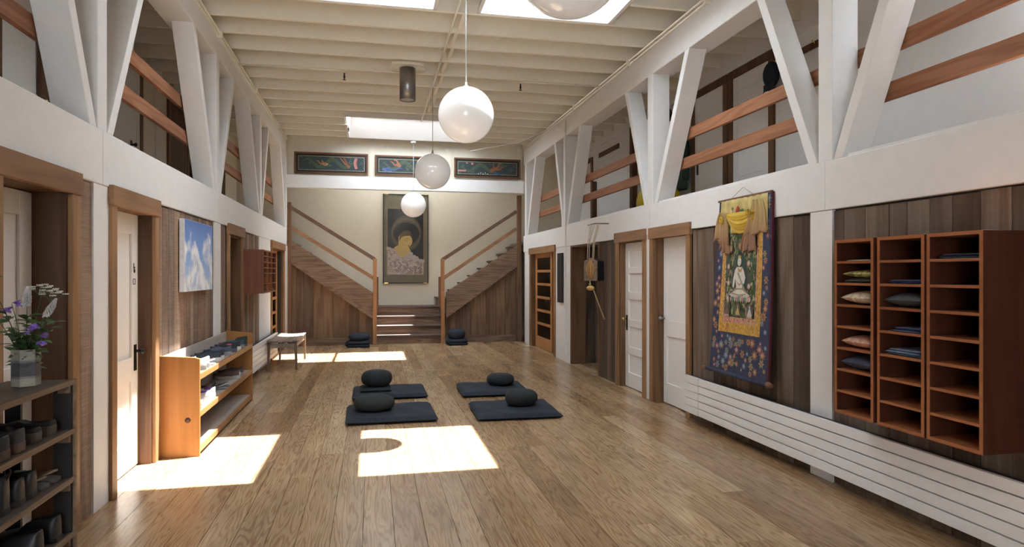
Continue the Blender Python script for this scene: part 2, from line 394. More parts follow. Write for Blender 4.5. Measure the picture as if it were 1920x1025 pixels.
# alcove with boards
al=semp('wall_alcove')
planks('plank_panelling','Y',XR+.25,4.5,.0,1.96,10.56,10.535,M['barnR'],al,.13,.2)
planks('plank_panelling','Y',XR+.25,4.5,.0,1.96,9.06,9.10,M['barnR'],al,.13,.2)
planks('plank_panelling','X',9.1,10.53,.0,1.96,4.5,4.47,M['barnR'],al,.13,.2)
B(XR-.004,XR+.25,10.47,10.53,0,1.955).build('jamb',M['jamb'],al)
B(XR-.004,XR+.25,9.13,9.16,0,1.955).build('jamb',M['jamb'],al)
B(XR-.004,XR+.25,9.16,10.47,1.93,1.955).build('jamb',M['jamb'],al)
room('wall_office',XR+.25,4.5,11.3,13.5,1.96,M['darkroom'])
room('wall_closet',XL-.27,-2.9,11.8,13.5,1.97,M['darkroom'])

# ---------------- timber trusses ----------------
def truss(label,side,X,zb0,zb1,zc0,zc1,posts,braces,face=.2,pw=.15,y0=-2.9,y1=14.0):
    t=thing('timber_truss',label,'truss'); s=side  # s=-1 left (body toward -x), +1 right
    bm=M['beamwhite']
    j=[y0]+[p for p in posts if y0<p<y1]+[y1]
    for a,b in zip(j[:-1],j[1:]): B(X-s*.006,X+s*.20,a+.001,b-.001,zb0,zb1).build('lower_beam',bm,t,bevel=.006)
    B(X,X+s*.27,y0,y1,zc0,zc1).build('top_chord',bm,t,bevel=.008)
    for p in posts:
        B(X-s*.003,X+s*.21,p-pw/2,p+pw/2,zb1-.002,zc0+.002).build('post',bm,t,bevel=.005)
    for (ya,yb) in braces:
        w=.05; mb=MB(); lo=zb1-.0; hi=zc0+.001
        mb.hexa([(X,ya-w,lo),(X+s*face,ya-w,lo),(X+s*face,ya+w,lo),(X,ya+w,lo)],[(X,yb-w,hi),(X+s*face,yb-w,hi),(X+s*face,yb+w,hi),(X,yb+w,hi)])
        mb.build('brace',bm,t,bevel=.005)
    return t
tl=truss('white timber truss over the left wall, carrying the railing above the shoe rack',-1,XL,2.07,2.42,3.94,4.234,
  [1.45,4.69,7.93,10.86,13.98],[(1.33,.5),(1.57,2.45),(4.56,3.85),(4.83,5.62),(7.80,6.95),(8.06,8.85),(10.74,9.87),(10.98,11.68),(13.86,13.15)])
tr=truss('white timber truss over the right wall, above the hanging scroll and cubbies',1,XR,1.96,2.315,3.85,4.234,
  [1.0,4.22,7.31,10.86,13.8],[(.88,.1),(1.12,1.9),(4.09,3.40),(4.36,5.05),(7.17,6.38),(7.44,8.08),(10.72,10.02),(10.96,11.50),(13.64,12.95)])
# white cap board on the right lower beam
for a,b in ((4.42,7.1),(-2.9,4.0),(7.5,10.7)): B(XR+.01,XR+.07,a,b,2.315,2.335).build('cap_board',M['beamwhite'],tr,bevel=.003)
e=thing('cross_beam','wide white cross beam spanning the end wall under the three dragon panels','beam')
B(XL+.005,XR-.005,13.94,14.10,3.24,3.50).build('beam',M['beamwhite'],e,bevel=.006)

def railing(label,X,zs,h,y0,y1,s):
    t=thing('mezzanine_railing',label,'railing')
    for z in zs:
        ys=[y0,y0+(y1-y0)*.33,y0+(y1-y0)*.68,y1]
        for a,b in zip(ys[:-1],ys[1:]): B(X,X+s*.04,a+.001,b-.001,z-h/2,z+h/2).build('rail',M['rail'],t,bevel=.003)
    return t
r=railing('two redwood rails along the left upper walkway',XL-.21,(2.93,3.26),.12,-2.9,13.9,-1)
r=railing('two redwood rails along the right upper walkway',XR+.215,(2.745,3.06),.12,-2.9,13.9,1)

# ---------------- doors ----------------
def casing(parent,X,s,y0,y1,zt,w=.09,th=.03,hm='firH',m='fir',dz=.13):
    """s = direction out of the wall into the room"""
    hw=w
    B(X,X+s*th,y0,y0+w,0,zt-dz).build('casing',M[m],parent,bevel=.003)
    B(X,X+s*th,y1-w,y1,0,zt-dz).build('casing',M[m],parent,bevel=.003)
    B(X,X+s*(th+.012),y0-.012,y1+.012,zt-dz,zt).build('casing',M[hm],parent,bevel=.003)
def jambs(parent,X,s,y0,y1,zt,depth,m='jamb'):
    """lining of the recess going away from the room"""
    B(X,X-s*depth,y0-.0,y0+.03,0,zt).build('jamb',M[m],parent)
    B(X,X-s*depth,y1-.03,y1,0,zt).build('jamb',M[m],parent)
    B(X,X-s*depth,y0+.03,y1-.03,zt-.03,zt).build('jamb',M['jamb'],parent)
def leaf(parent,X,s,y0,y1,z1,panels,m,th=.035,stile=.11,name='door_panel',rec=.018,pm=None):
    """door leaf, X = room face; panels = z ranges"""
    mb=MB(); b=X-s*th
    mb.box(X-s*rec,b,y0,y1,.01,z1)
    mb.box(X,X-s*rec,y0,y0+stile,.01,z1); mb.box(X,X-s*rec,y1-stile,y1,.01,z1)
    zz=[.01]+[v for p in panels for v in p]+[z1]
    for i in range(0,len(zz),2): mb.box(X,X-s*rec,y0+stile,y1-stile,zz[i],zz[i+1])
    return mb.build(name,m,parent,bevel=.004)
def knob(parent,X,s,y,z,m='iron',plate=True,kn='door_knob'):
    mb=MB()
    mb.lathe([(.001,0),(.012,0),(.01,.02),(.012,.035),(.022,.045),(.025,.056),(.018,.066),(.001,.073)],(0,0,0),16,M[m],'X')
    if s<0: mb.v=[(-a,b,c) for a,b,c in mb.v]; mb.f=[f[::-1] for f in mb.f]
    mb.v=[(a+X,b+y,c+z) for a,b,c in mb.v]
    if plate: mb.box(X,X+s*.006,y-.025,y+.025,z-.15,z+.05,M['iron'])
    return mb.build(kn,None,parent)
# left side (s=+1 points into room)
def ldoor(n,y0,y1,zt,X,recX,panels,lm,jm,yi0,yi1,zi,style='panel'):
    r=semp('door_%d'%n); casing(r,XL-.008,1,y0,y1,zt); jambs(r,XL-.008,1,yi0,yi1,zi,(XL-.008)-recX+.06,jm)
    return r
d=ldoor(1,3.40,4.31,2.087,0,-1.88,0,0,'firdark',3.49,4.23,1.99)
leaf(d,-1.88,1,3.53,4.20,1.955,[(.25,.85),(1.0,1.82)],M['doorwhite'],stile=.13)
d=ldoor(2,4.80,5.78,2.085,0,-1.80,0,0,'firdark',4.88,5.70,1.985)
leaf(d,-1.80,1,4.91,5.67,1.955,[(.22,.68),(.86,1.80)],M['doorwhite'],stile=.13)
knob(d,-1.80,1,5.60,.90)
mb=MB(); X=-1.799
mb.box(X,X+.002,5.555,5.605,1.415,1.42,M['black']).box(X,X+.002,5.555,5.605,1.455,1.46,M['black']).box(X,X+.002,5.555,5.56,1.42,1.455,M['black']).box(X,X+.002,5.60,5.605,1.42,1.455,M['black'])
mb.lathe([(.001,0),(.016,0),(.016,.003),(.001,.003)],(X,5.585,1.52),14,M['black'],'X'); mb.box(X,X+.002,5.565,5.578,1.535,1.58,M['black']); mb.box(X,X+.002,5.583,5.60,1.54,1.552,M['black'])
mb.build('door_sign',None,d)
d=ldoor(3,8.42,9.39,2.105,0,-1.86,0,0,'jamb',8.50,9.31,1.985)
leaf(d,-1.86,1,8.53,9.28,1.955,[(.2,.85),(1.0,1.8)],M['firdark'],stile=.11); knob(d,-1.86,1,8.62,.98,'brass',False)
d=ldoor(4,11.86,13.60,2.075,0,-1.80,0,0,'jamb',11.97,13.45,1.96)
def litedoor(parent,X,s,y0,y1,z1,n,ang=0,hinge=1):
    mb=MB(); st=.11; zr=.012+.22
    mb.box(X,X-s*.035,y0,y0+st,.012,z1); mb.box(X,X-s*.035,y1-st,y1,.012,z1); mb.box(X,X-s*.035,y0+st,y1-st,.012,zr); mb.box(X,X-s*.035,y0+st,y1-st,z1-.09,z1)
    hh=(z1-.09-zr)/n
    for i in range(1,n): mb.box(X,X-s*.035,y0+st,y1-st,zr+hh*i-.025,zr+hh*i+.025)
    o=mb.build('door_panel',M['glassdoor'],parent,bevel=.004)
    g=B(X-s*.015,X-s*.02,y0+st,y1-st,zr,z1-.09).build('pane',M['paneR'],parent)
    return o,g
litedoor(d,-1.80,1,12.02,13.42,1.93,6)
knob(d,-1.80,1,12.12,1.0)
# right side
def rdoor(n,y0,y1,zt,yi0,yi1,zi,jm,dep=.11):
    r=semp('door_%d'%n); casing(r,XR+.008,-1,y0,y1,zt); jambs(r,XR+.008,-1,yi0,yi1,zi,dep+.05,jm); return r
d=rdoor(5,6.28,7.295,2.035,6.37,7.21,1.94,'firdark'); leaf(d,3.32,-1,6.40,7.18,1.91,[(.24,.78),(.96,1.80)],M['doorwhite'],stile=.12)
B(XR-.012,3.33,7.135,7.205,0,1.94).build('jamb',M['jamb'],d)
knob(d,3.318,-1,7.11,.98,'steel',False)
d=rdoor(6,7.42,8.42,2.04,7.49,8.33,1.93,'jamb'); leaf(d,3.31,-1,7.52,8.30,1.90,[(.2,.44),(.54,.80),(.90,1.16),(1.26,1.5),(1.58,1.80)],M['doorwhite'],stile=.11)
knob(d,3.31,-1,8.24,.90,'brass')
d=rdoor(7,11.43,13.40,2.02,11.58,13.27,1.93,'jamb',.2)
g=thing('door_leaf',None,None); g.parent=d; g.location=(3.30,13.20,0); g.rotation_euler=(0,0,0.0)
def litedoor_local(parent):
    mb=MB(); w=.92; st=.11; zr=.24; z1=1.9; n=6
    mb.box(0,.035,-st,0,.012,z1); mb.box(0,.035,-w,-w+st,.012,z1); mb.box(0,.035,-w+st,-st,.012,zr); mb.box(0,.035,-w+st,-st,z1-.1,z1)
    hh=(z1-.1-zr)/n
    for i in range(1,n): mb.box(0,.035,-w+st,-st,zr+hh*i-.025,zr+hh*i+.025)
    mb.build('door_panel',M['glassdoor'],parent,bevel=.004); B(.015,.02,-w+st,-st,zr,z1-.1).build('pane',M['paneR'],parent)
litedoor(d,3.30,-1,11.95,13.22,1.9,6)
bpy.data.objects.remove(g)
mb=MB(); mb.bar((3.29,12.03,.98),(3.22,12.03,.98),.02,.02,M['iron']); mb.bar((3.23,12.02,.98),(3.23,12.16,.98),.02,.016,M['iron']); mb.box(3.292,3.30,12.0,12.06,.90,1.05,M['iron']); mb.build('door_handle',None,d)

# mezzanine doors
def mdoor(n,X,s,y0,y1,z0,zt,lm,panels,hm='firdark',sid=.1,kn=None,kz=3.1):
    r=semp('door_%d'%n)
    B(X,X+s*.03,y0,y0+sid,z0,zt-.1).build('casing',M['jamb'],r); B(X,X+s*.03,y1-sid,y1,z0,zt-.1).build('casing',M['jamb'],r); B(X,X+s*.035,y0,y1,zt-.1,zt).build('casing',M[hm],r)
    mb=MB(); mb.box(X,X+s*.012,y0+sid,y1-sid,z0,zt-.1)
    st=.1; zz=[z0]+[v for p in panels for v in p]+[zt-.1]
    mb.box(X+s*.012,X+s*.02,y0+sid,y0+sid+st,z0,zt-.1); mb.box(X+s*.012,X+s*.02,y1-sid-st,y1-sid,z0,zt-.1)
    for i in range(0,len(zz),2): mb.box(X+s*.012,X+s*.02,y0+sid+st,y1-sid-st,zz[i],zz[i+1])
    mb.build('door_panel',lm,r,bevel=.003)
    if kn: knob(r,X+s*.02,s,kn,kz,'brass' if n==11 else 'iron',n!=11)
    return r
P5=[(2.45,2.72),(2.82,3.1),(3.2,3.46),(3.56,3.8),(3.86,3.97)]
mdoor(8,4.549,-1,6.80,7.78,2.2,4.09,M['doorwhite'],P5)
mdoor(9,4.549,-1,7.82,8.80,2.2,4.09,M['doorwhite'],P5,kn=8.62,kz=3.05)
mdoor(10,4.549,-1,13.2,14.8,2.2,3.95,M['doorwhite'],[(2.5,3.0),(3.1,3.8)])
r=mdoor(11,-2.949,1,5.95,7.0,2.2,4.2,M['doorwhite'],[(2.4,3.0),(3.1,4.0)],kn=6.68,kz=3.05)
B(-2.92,-2.90,6.63,6.90,2.2,4.1).build('jamb',M['firdark'],r)
mdoor(12,-2.949,1,8.30,9.40,2.2,4.2,M['doorwhite'],[(2.4,3.0),(3.1,4.0)],kn=8.98,kz=3.1)
mdoor(13,-2.949,1,10.50,11.60,2.2,4.2,M['firdark'],[(2.4,3.0),(3.1,4.0)],kn=11.3,kz=2.9)
mdoor(14,-2.949,1,13.2,14.3,2.2,4.2,M['firdark'],[(2.4,3.0),(3.1,4.0)])
struct(B(-2.949,-2.93,9.95,10.2,2.2,4.2).build('trim_3',M['cream']))
# dark upright post in front of the right upper wall
for i,(y,w,z1) in enumerate(((10.9,.12,4.08),(13.0,.06,3.4))):
    struct(B(4.45,4.545,y-w/2,y+w/2,2.2,z1).build('trim_%d'%(4+i),M['firdark']))
pr=thing('peg_rail','dark wooden peg rail on the right upper wall by the cap','peg rail')
B(4.525,4.547,5.95,6.75,3.86,3.93).build('board',M['firdark'],pr); mb=MB()
for y in (6.05,6.3,6.55,6.72): MB().tube([(4.525,y,3.89),(4.47,y,3.92)],.008,6).build('peg',M['brass'],pr)
pr=thing('peg_rail','short dark wooden peg rail high on the far end of the right upper wall','peg rail')
B(4.525,4.547,11.7,12.8,3.86,3.95).build('board',M['firdark'],pr)

# ---------------- stairs ----------------
SX0,SX1=.03,1.50; YS=14.25
s=thing('staircase','broad centre flight of four worn steps below the golden scroll','staircase',(.77,14.2,0))
def atp(root,mb,name,m,**k):
    o=mb.build(name,m,root,**k); o.location=-root.location; return o
rz_=(.185,.375,.565,.765)
for i,z in enumerate(rz_):
    y=14.22+.26*i; y2=y+.31 if i<3 else 15.59
    atp(s,B(SX0+.005,SX1-.005,y-.03,y2,z-.035,z),'tread',M['tread'],bevel=.008)
    atp(s,B(SX0+.01,SX1-.01,y,y+.02,(rz_[i-1] if i else 0),z-.036),'riser',M['stairwood'])
def flight(sgn,label):
    """sgn=-1 rises to the left, +1 to the right"""
    xs=SX0-.02 if sgn<0 else SX1+.06   # start at the newel
    xe=XL-.0 if sgn<0 else 3.12
    r=thing('staircase',label,'staircase',(xs,YS,0))
    ztop=lambda x: 1.10+(abs(x-xs))*(.655)
    zbot=lambda x: .585+(abs(x-xs))*(.71)
    # stringer
    pts=[(xs,YS-.06,ztop(xs)),(xe,YS-.06,ztop(xe)),(xe,YS-.06,zbot(xe)+.02),(xs,YS-.06,zbot(xs)+.02)]
    atp(r,MB().prism(pts,(0,.05,0)),'stringer',M['stairwood'],bevel=.004)
    q=[(xs,YS-.075,zbot(xs)+.03),(xe,YS-.075,zbot(xe)+.03),(xe,YS-.075,zbot(xe)-.05),(xs,YS-.075,zbot(xs)-.05)]
    atp(r,MB().prism(q,(0,.06,0)),'stringer_trim',M['stairwood'],bevel=.004)
    n=7
    for i in range(n+1):
        x=xs+sgn*(.235*i-.03); z=.96+.168*i
        a,b=sorted((x-sgn*.03,x+sgn*.25)); 
        if i==0: a,b=sorted((xs-sgn*.13,xs+sgn*.2))
        if sgn<0: a=max(a,xe)
        atp(r,B(a,b,(YS-.045 if i else 15.02),15.58,z-.035,z),'tread',M['tread'],bevel=.006)
        a2=xs+sgn*(.235*i-.02); 
        if i==0: a2=xs-sgn*.09
        atp(r,B(a2,a2+sgn*.02,(YS if i else 15.05),15.57,(z-.168 if i else .766),z-.036),'riser',M['stairwood'])
    # panelling under
    pan=planks('panelling','Y',min(xs,xe)+.0,max(xs,xe),.16,1,YS+.03,YS,M['stairpan'],None,.13,.24,top=lambda x: zbot(x)-.045)
    pan.parent=r; pan.location=-r.location
    atp(r,B(min(xs,xe),max(xs,xe),YS-.012,YS+.03,0.0,.158),'kick_board',M['stairwood'],bevel=.003)
    # rails
    xn=xs+(.045 if sgn<0 else -.075); 
    p0=(xn,YS-.02,1.80); p1=(xe,YS-.02,2.90 if sgn<0 else 2.87)
    atp(r,MB().bar(p0,p1,.06,.075),'handrail',M['raildark'],bevel=.004)
    p0=(xn,YS-.01,1.385); p1=(xe,YS-.01,2.49)
    atp(r,MB().bar(p0,p1,.03,.075),'lower_rail',M['raillight'],bevel=.003)
    atp(r,B(xn-.04,xn+.04,YS-.06,YS+.0,1.09,1.815),'newel_post',M['newel'],bevel=.004)
    atp(r,B(xn-.045,xn+.04,14.13,14.19,0,1.11),'newel_post',M['newel'],bevel=.006)
    y=YS+.02; xb=xn-sgn*.05
    atp(r,B(xb-.025,xb+.025,y+.06,y+.12,.77,1.43),'newel_post',M['newdark'],bevel=.004)
    if sgn<0:
        atp(r,B(xe-.0,xe+.07,YS-.09,YS-.03,0,2.96),'end_post',M['newdark'],bevel=.004)
    else:
        atp(r,B(xe,xe+.10,YS-.09,YS-.03,1.95,3.22),'end_post',M['newdark'],bevel=.004)
        atp(r,B(xe,XR-.001,YS-.08,YS-.0,0,1.949),'end_board',M['stairpan'],bevel=.004)
    return r
flight(-1,'side staircase rising to the left behind a brown stringer and handrail')
flight(1,'side staircase rising to the right with step ends showing over its stringer')

# ---------------- flat art helper ----------------
def ell(cx,cy,rx,ry,n=24,a0=0,a1=2*math.pi,rot=0):
    out=[]
    for i in range(n):
        t=a0+(a1-a0)*i/(n if abs(a1-a0-2*math.pi)<1e-6 else n-1); x,y=rx*math.cos(t),ry*math.sin(t)
        out.append((cx+x*math.cos(rot)-y*math.sin(rot),cy+x*math.sin(rot)+y*math.cos(rot)))
    return out
def rect(a,b,c,d): return [(a,c),(b,c),(b,d),(a,d)]
def ribbon(pts,w):
    """list of (x,y) centre points, w width (or list) -> polygon quads"""
    L=[];Rr=[]
    for i,p in enumerate(pts):
        q=pts[min(i+1,len(pts)-1)];o=pts[max(i-1,0)]; dx,dy=q[0]-o[0],q[1]-o[1]; l=math.hypot(dx,dy) or 1
        ww=(w[i] if isinstance(w,list) else w)/2; L.append((p[0]-dy/l*ww,p[1]+dx/l*ww)); Rr.append((p[0]+dy/l*ww,p[1]-dx/l*ww))
    return [[L[i],L[i+1],Rr[i+1],Rr[i]] for i in range(len(pts)-1)]
class Art:
    """painted shapes laid on a picture plane; to3(u,v,lift)"""
    def __init__(s,to3,step=.0006): s.mb=MB(); s.to3=to3; s.n=0; s.step=step
    def poly(s,pts,c,lift=None,rough=.6):
        s.n+=1; l=lift if lift is not None else s.n*s.step*.05+s.step
        m=c if not isinstance(c,tuple) else flat(c,rough)
        s.mb.add([s.to3(u,v,l) for u,v in pts],[tuple(range(len(pts)))],m)
        return s
    def ribbon(s,pts,w,c):
        s.n+=1; l=s.n*s.step*.05+s.step
        for q in ribbon(pts,w): s.poly(q,c,l); s.n-=1
        return s

# golden scroll on the end wall
sc=thing('hanging_scroll','tall framed scroll of a golden figure above pale clouds on the end wall','picture',(.767,15.6,1.27))
w2,h2=.524,2.08
to=lambda u,v,l:(u*w2,-.035-l,v*h2)
def tomb(mb,name,m,**k): return mb.build(name,m,sc,**k)
mb=MB(); 
for a in ((-w2,-w2+.02,0,h2),(w2-.02,w2,0,h2),(-w2+.02,w2-.02,0,.02),(-w2+.02,w2-.02,h2-.02,h2)): mb.box(a[0],a[1],-.05,0,a[2],a[3])
tomb(mb,'frame',M['black'],bevel=.002)
tomb(MB().box(-w2+.02,w2-.02,-.03,-.001,.02,h2-.02),'mount',flat((.17,.145,.09),.8,noise=.35,scale=60))
A=Art(to); A.poly(rect(-.84,.80,.095,.84),(.30,.215,.14)); A.poly(rect(-.80,.78,.10,.835),(.018,.021,.022))
A.ribbon([(math.cos(t)*.62+.02,.56+math.sin(t)*.163) for t in [i*2*math.pi/40 for i in range(41)]],.075,(.085,.075,.045))
A.ribbon([(math.cos(t)*.62+.02,.56+math.sin(t)*.163) for t in [i*2*math.pi/40 for i in range(41)]],.02,(.13,.11,.06))
gold=(.50,.35,.12)
A.poly([(-.62,.26),(-.60,.36),(-.50,.405),(-.36,.425),(-.10,.44),(.10,.42),(.22,.36),(.30,.26)],gold)
A.poly([(-.33,.38),(-.32,.52),(-.1,.44),(.10,.47),(.12,.38)],gold)
A.poly(ell(.0,.475,.29,.075,28,rot=0),gold); A.poly([(-.31,.44),(-.31,.52),(-.2,.565),(.15,.565),(.24,.51),(.18,.42),(.05,.395)],gold)
A.poly([(-.29,.50),(-.25,.55),(-.12,.585),(.05,.598),(.2,.58),(.27,.545),(.25,.515),(.16,.535),(-.05,.532),(-.2,.515),(-.27,.47)],(.10,.07,.04))
for q in ([(-.02,.50),(.06,.506),(.12,.50)],[(.14,.49),(.18,.496),(.2,.49)],[(.10,.425),(.13,.422),(.17,.426)],[(-.05,.487),(.03,.478),(.1,.484)]): A.ribbon(q,.0045,(.14,.07,.03))
A.poly([(.09,.42),(.13,.416),(.17,.421),(.13,.427)],(.25,.05,.03))
cl=(.45,.37,.31)
top=[(-.80,.39),(-.72,.385),(-.62,.375),(-.5,.36),(-.42,.33),(-.33,.30),(-.1,.288),(.05,.30),(.15,.335),(.25,.33),(.38,.30),(.5,.285),(.55,.265),(.68,.255),(.78,.25)]
A.poly([(-.80,.10)]+top[:1]+top[1:]+[(.78,.10)],cl)
for i,p in enumerate(top): A.poly(ell(p[0]*.98,p[1],.075,.02,14),cl)
rr=random.Random(3)
for i in range(230):
    u=rr.uniform(-.76,.74); vmax=.1+ (.27 if u<-.4 else (.17 if u<.3 else .13)); v=rr.uniform(.115,vmax)
    r0=rr.uniform(.03,.075); a=rr.uniform(0,6)
    A.ribbon([(u+math.cos(a+t)*r0*(1-.08*t),v+math.sin(a+t)*r0*.26*(1-.08*t)) for t in [k*.55 for k in range(9)]],.008,(.24,.17,.13) if i%3 else (.60,.52,.45))
tomb(A.mb,'painting',None)
mb=MB()
for x in (-w2+.03,w2-.12):
    for z in (.0,h2-.018): tomb(MB().box(x,x+.09,-.054,-.05,z,z+.018),'corner_fitting',M['brass'])
MB().box(-w2+.02,w2-.02,-.046,-.043,.02,h2-.02).build('glass_front',glassy('case_glass',(1,1,1),.03),sc)

# three dragon panels over the cross beam
def dragon(name,label,x0,x1,z0,z1,seed):
    t=thing(name,label,'painting',((x0+x1)/2,14.068,z0),0,'long dragon panels above the cross beam'); w=(x1-x0)/2; h=z1-z0; y0=-.0
    mb=MB(); f=.035
    for a in ((-w,w,0,f),(-w,w,h-f,h),(-w,-w+f,f,h-f),(w-f,w,f,h-f)): mb.box(a[0],a[1],-.045,0,a[2],a[3])
    mb.build('frame',wood('frame_walnut%d'%seed,[(.16,.075,.035)],'X',rough=.5),t,bevel=.003)
    MB().box(-w+f,w-f,-.02,-.001,f,h-f).build('mount',M['black'],t)
    A=Art(lambda u,v,l:(u,-.021-l,v)); i=.075
    A.poly(rect(-w+i,w-i,i,h-i),(.40,.36,.22)); A.poly(rect(-w+i+.008,w-i-.008,i+.008,h-i-.008),(.028,.045,.048))
    q=random.Random(seed); a,b,c,d=-w+i+.02,w-i-.02,i+.02,h-i-.02
    cl_=lambda u,v:(min(max(u,a),b),min(max(v,c),d))
    for k in range(26):
        u,v=q.uniform(a,b),q.uniform(c,d); r0=q.uniform(.02,.07); s0=q.choice((-1,1)); ph=q.uniform(0,6)
        A.ribbon([cl_(u+math.cos(ph+s0*t)*r0*(1-.1*t),v+math.sin(ph+s0*t)*r0*.6*(1-.1*t)) for t in [j*.5 for j in range(9)]],.008,q.choice(((.10,.13,.11),(.012,.02,.03),(.16,.15,.09),(.035,.07,.05))))
    # long green body snaking through
    ph=q.uniform(0,3); n=30
    A.ribbon([cl_(a+(b-a)*(.06+.8*j/n),(c+d)/2+math.sin(ph+j*.42)*(d-c)*.32) for j in range(n)],[.03+.05*math.sin(math.pi*j/n) for j in range(n)],(.055,.085,.05))
    for j in range(3,27): 
        uu,vv=cl_(a+(b-a)*(.06+.8*j/n),(c+d)/2+math.sin(ph+j*.42)*(d-c)*.32+.02); A.ribbon([(uu-.012,vv),(uu,vv+.01),(uu+.012,vv)],.004,(.15,.16,.08))
    def flame(u,v,L_,ang,col):
        col=tuple(a*.62 for a in col)
        pts=[cl_(u+L_*t*math.cos(ang)+.015*math.sin(9*t)*-math.sin(ang),v+L_*t*math.sin(ang)+.02*math.sin(9*t)) for t in [j/8 for j in range(9)]]
        A.ribbon(pts,[.055-.005*j for j in range(9)],col)
    spec={1:[(-.13,.19,.18,2.75,(.45,.20,.09)),(-.13,.19,.10,2.2,(.45,.20,.09)),(.36,.14,.28,2.35,(.42,.17,.08)),(.33,.17,.22,2.0,(.36,.13,.06))],
          2:[(-.18,.19,.26,2.1,(.48,.2,.10)),(-.20,.20,.2,2.7,(.42,.17,.08)),(-.5,.13,.35,.05,(.10,.16,.36)),(-.55,.12,.2,-.3,(.13,.2,.42)),(.42,.2,.3,2.6,(.45,.18,.09))],
          3:[(.1,.15,.28,.75,(.46,.17,.08)),(.12,.17,.25,.25,(.42,.15,.07)),(.08,.13,.2,1.2,(.4,.14,.07)),(.12,.10,.3,-.1,(.08,.13,.28))]}[seed]
    for e in spec: flame(*e)
    pink=(.42,.18,.15)
    if seed==1:
        A.ribbon([(.50-.03*math.sin(t*3),c+.03+t*(d-c)*.85) for t in [j/9 for j in range(10)]],.055,pink)
        for j in range(9): A.ribbon([(.47,.12+.028*j),(.52,.125+.028*j)],.006,(.35,.10,.09))
        A.poly(ell(-.12,.20,.055,.028),(.45,.22,.1)); A.poly(ell(-.13,.21,.013,.01),(.02,.02,.02))
    if seed==3:
        A.poly(rect(-.64,-.47,.13,.165),pink); A.poly(rect(-.36,-.31,.28,d),pink); A.poly(rect(-.47,-.43,.30,d),pink)
        for j in range(5): A.poly(ell(-.2+.05*j,.09+.02*(j%2),.012,.01),(.7,.66,.55))
    A.mb.build('painting',None,t); return t
dragon('dragon_painting','long dragon panel with a pink scaled tail at its right end, left of three',-1.555,-.085,3.545,3.985,1)
dragon('dragon_painting','long dragon panel with a blue streak, partly behind the hanging globes, middle of three',.055,1.46,3.55,3.975,2)
dragon('dragon_painting','long dragon panel with pink bars at its left, right of three',1.715,3.165,3.56,3.98,3)

# ---------------- pendant globes ----------------
mg,nt,b=mat('milk_globe'); b.inputs['Base Color'].default_value=(.86,.855,.84,1); b.inputs['Roughness'].default_value=.12; b.inputs['Coat Weight'].default_value=.5; b.inputs['Coat Roughness'].default_value=.03; b.inputs['Emission Color'].default_value=(1,.98,.96,1); b.inputs['Emission Strength'].default_value=.1
tr_=N(nt,'ShaderNodeBsdfTranslucent'); tr_.inputs[0].default_value=(.9,.88,.85,1); mx=N(nt,'ShaderNodeMixShader'); mx.inputs[0].default_value=.12
nt.links.new(b.outputs[0],mx.inputs[1]); nt.links.new(tr_.outputs[0],mx.inputs[2]); nt.links.new(mx.outputs[0],nt.nodes['Material Output'].inputs[0])
GR=.26
def globe(x,y,z,label,r=GR,first=[]):
    t=thing('pendant_lamp',label,'lamp',(x,y,z),0,'white globe pendant lamps')
    MB().ball((0,0,0),r,48,mg).build('globe',None,t)
    mb=MB(); mb.lathe([(.03,r-.006),(.028,r+.008),(.012,r+.014),(.012,r+.045),(.004,r+.05)],(0,0,0),16); mb.build('collar',M['steel'],t)
    MB().tube([(0,0,r+.04),(0,0,ZJ-.03-z)],.005,6).build('cord',flat((.45,.44,.42),.4),t)
    MB().lathe([(.001,ZJ-.045-z),(.05,ZJ-.045-z),(.06,ZJ-.02-z),(.06,ZJ-.016-z),(.001,ZJ-.016-z)],(0,0,0),20).build('canopy',M['white'],t)
    return t
globe(.86,6.13,2.985,'large white globe pendant over the zafu mats, lit from above, second nearest')
globe(.86,9.62,2.985,'white globe pendant in front of the middle dragon panel')
globe(.835,13.80,2.925,'smallest looking white globe pendant, in front of the golden scroll')
globe(.90,2.95,2.96,'nearest white globe pendant, cut off by the top of the picture')
# hangers for globes between joists: long conduit
cn=thing('ceiling_conduit','thin cream conduit running along the middle of the ceiling','conduit'); MB().tube([(.86,1.5,ZJ-.028),(.86,11.85,ZJ-.028)],.014,8).build('pipe',M['joist'],cn)
for i in range(1,8): 
    y=jy+.565*i+.0
    B(.83,.89,y-.02,y+.02,ZJ-.016,ZJ-.010).build('clip',M['joist'],cn)
dl=thing('cylinder_downlight','grey metal cylinder downlight hanging under the ceiling joists','lamp',(.455,8.78,3.78))
MB().lathe([(.10,.0),(.105,.0),(.105,.42),(.001,.42)],(0,0,0),32).lathe([(.10,0),(.10,.03),(.001,.03)],(0,0,0),32,M['white']).build('shade',None,dl)
dl.children[0].data.materials.clear(); dl.children[0].data.materials.append(M['steel'])
MB().box(-.22,.22,-.04,.04,.42,.455).box(-.2,.2,-.16,-.1,.43,.46).box(-.2,.2,.1,.16,.43,.46).build('bracket',M['joist'],dl)
MB().lathe([(.001,.01),(.098,.01),(.098,.014),(.001,.014)],(0,0,0),24).build('diffuser',flat((.6,.59,.56),.3),dl)
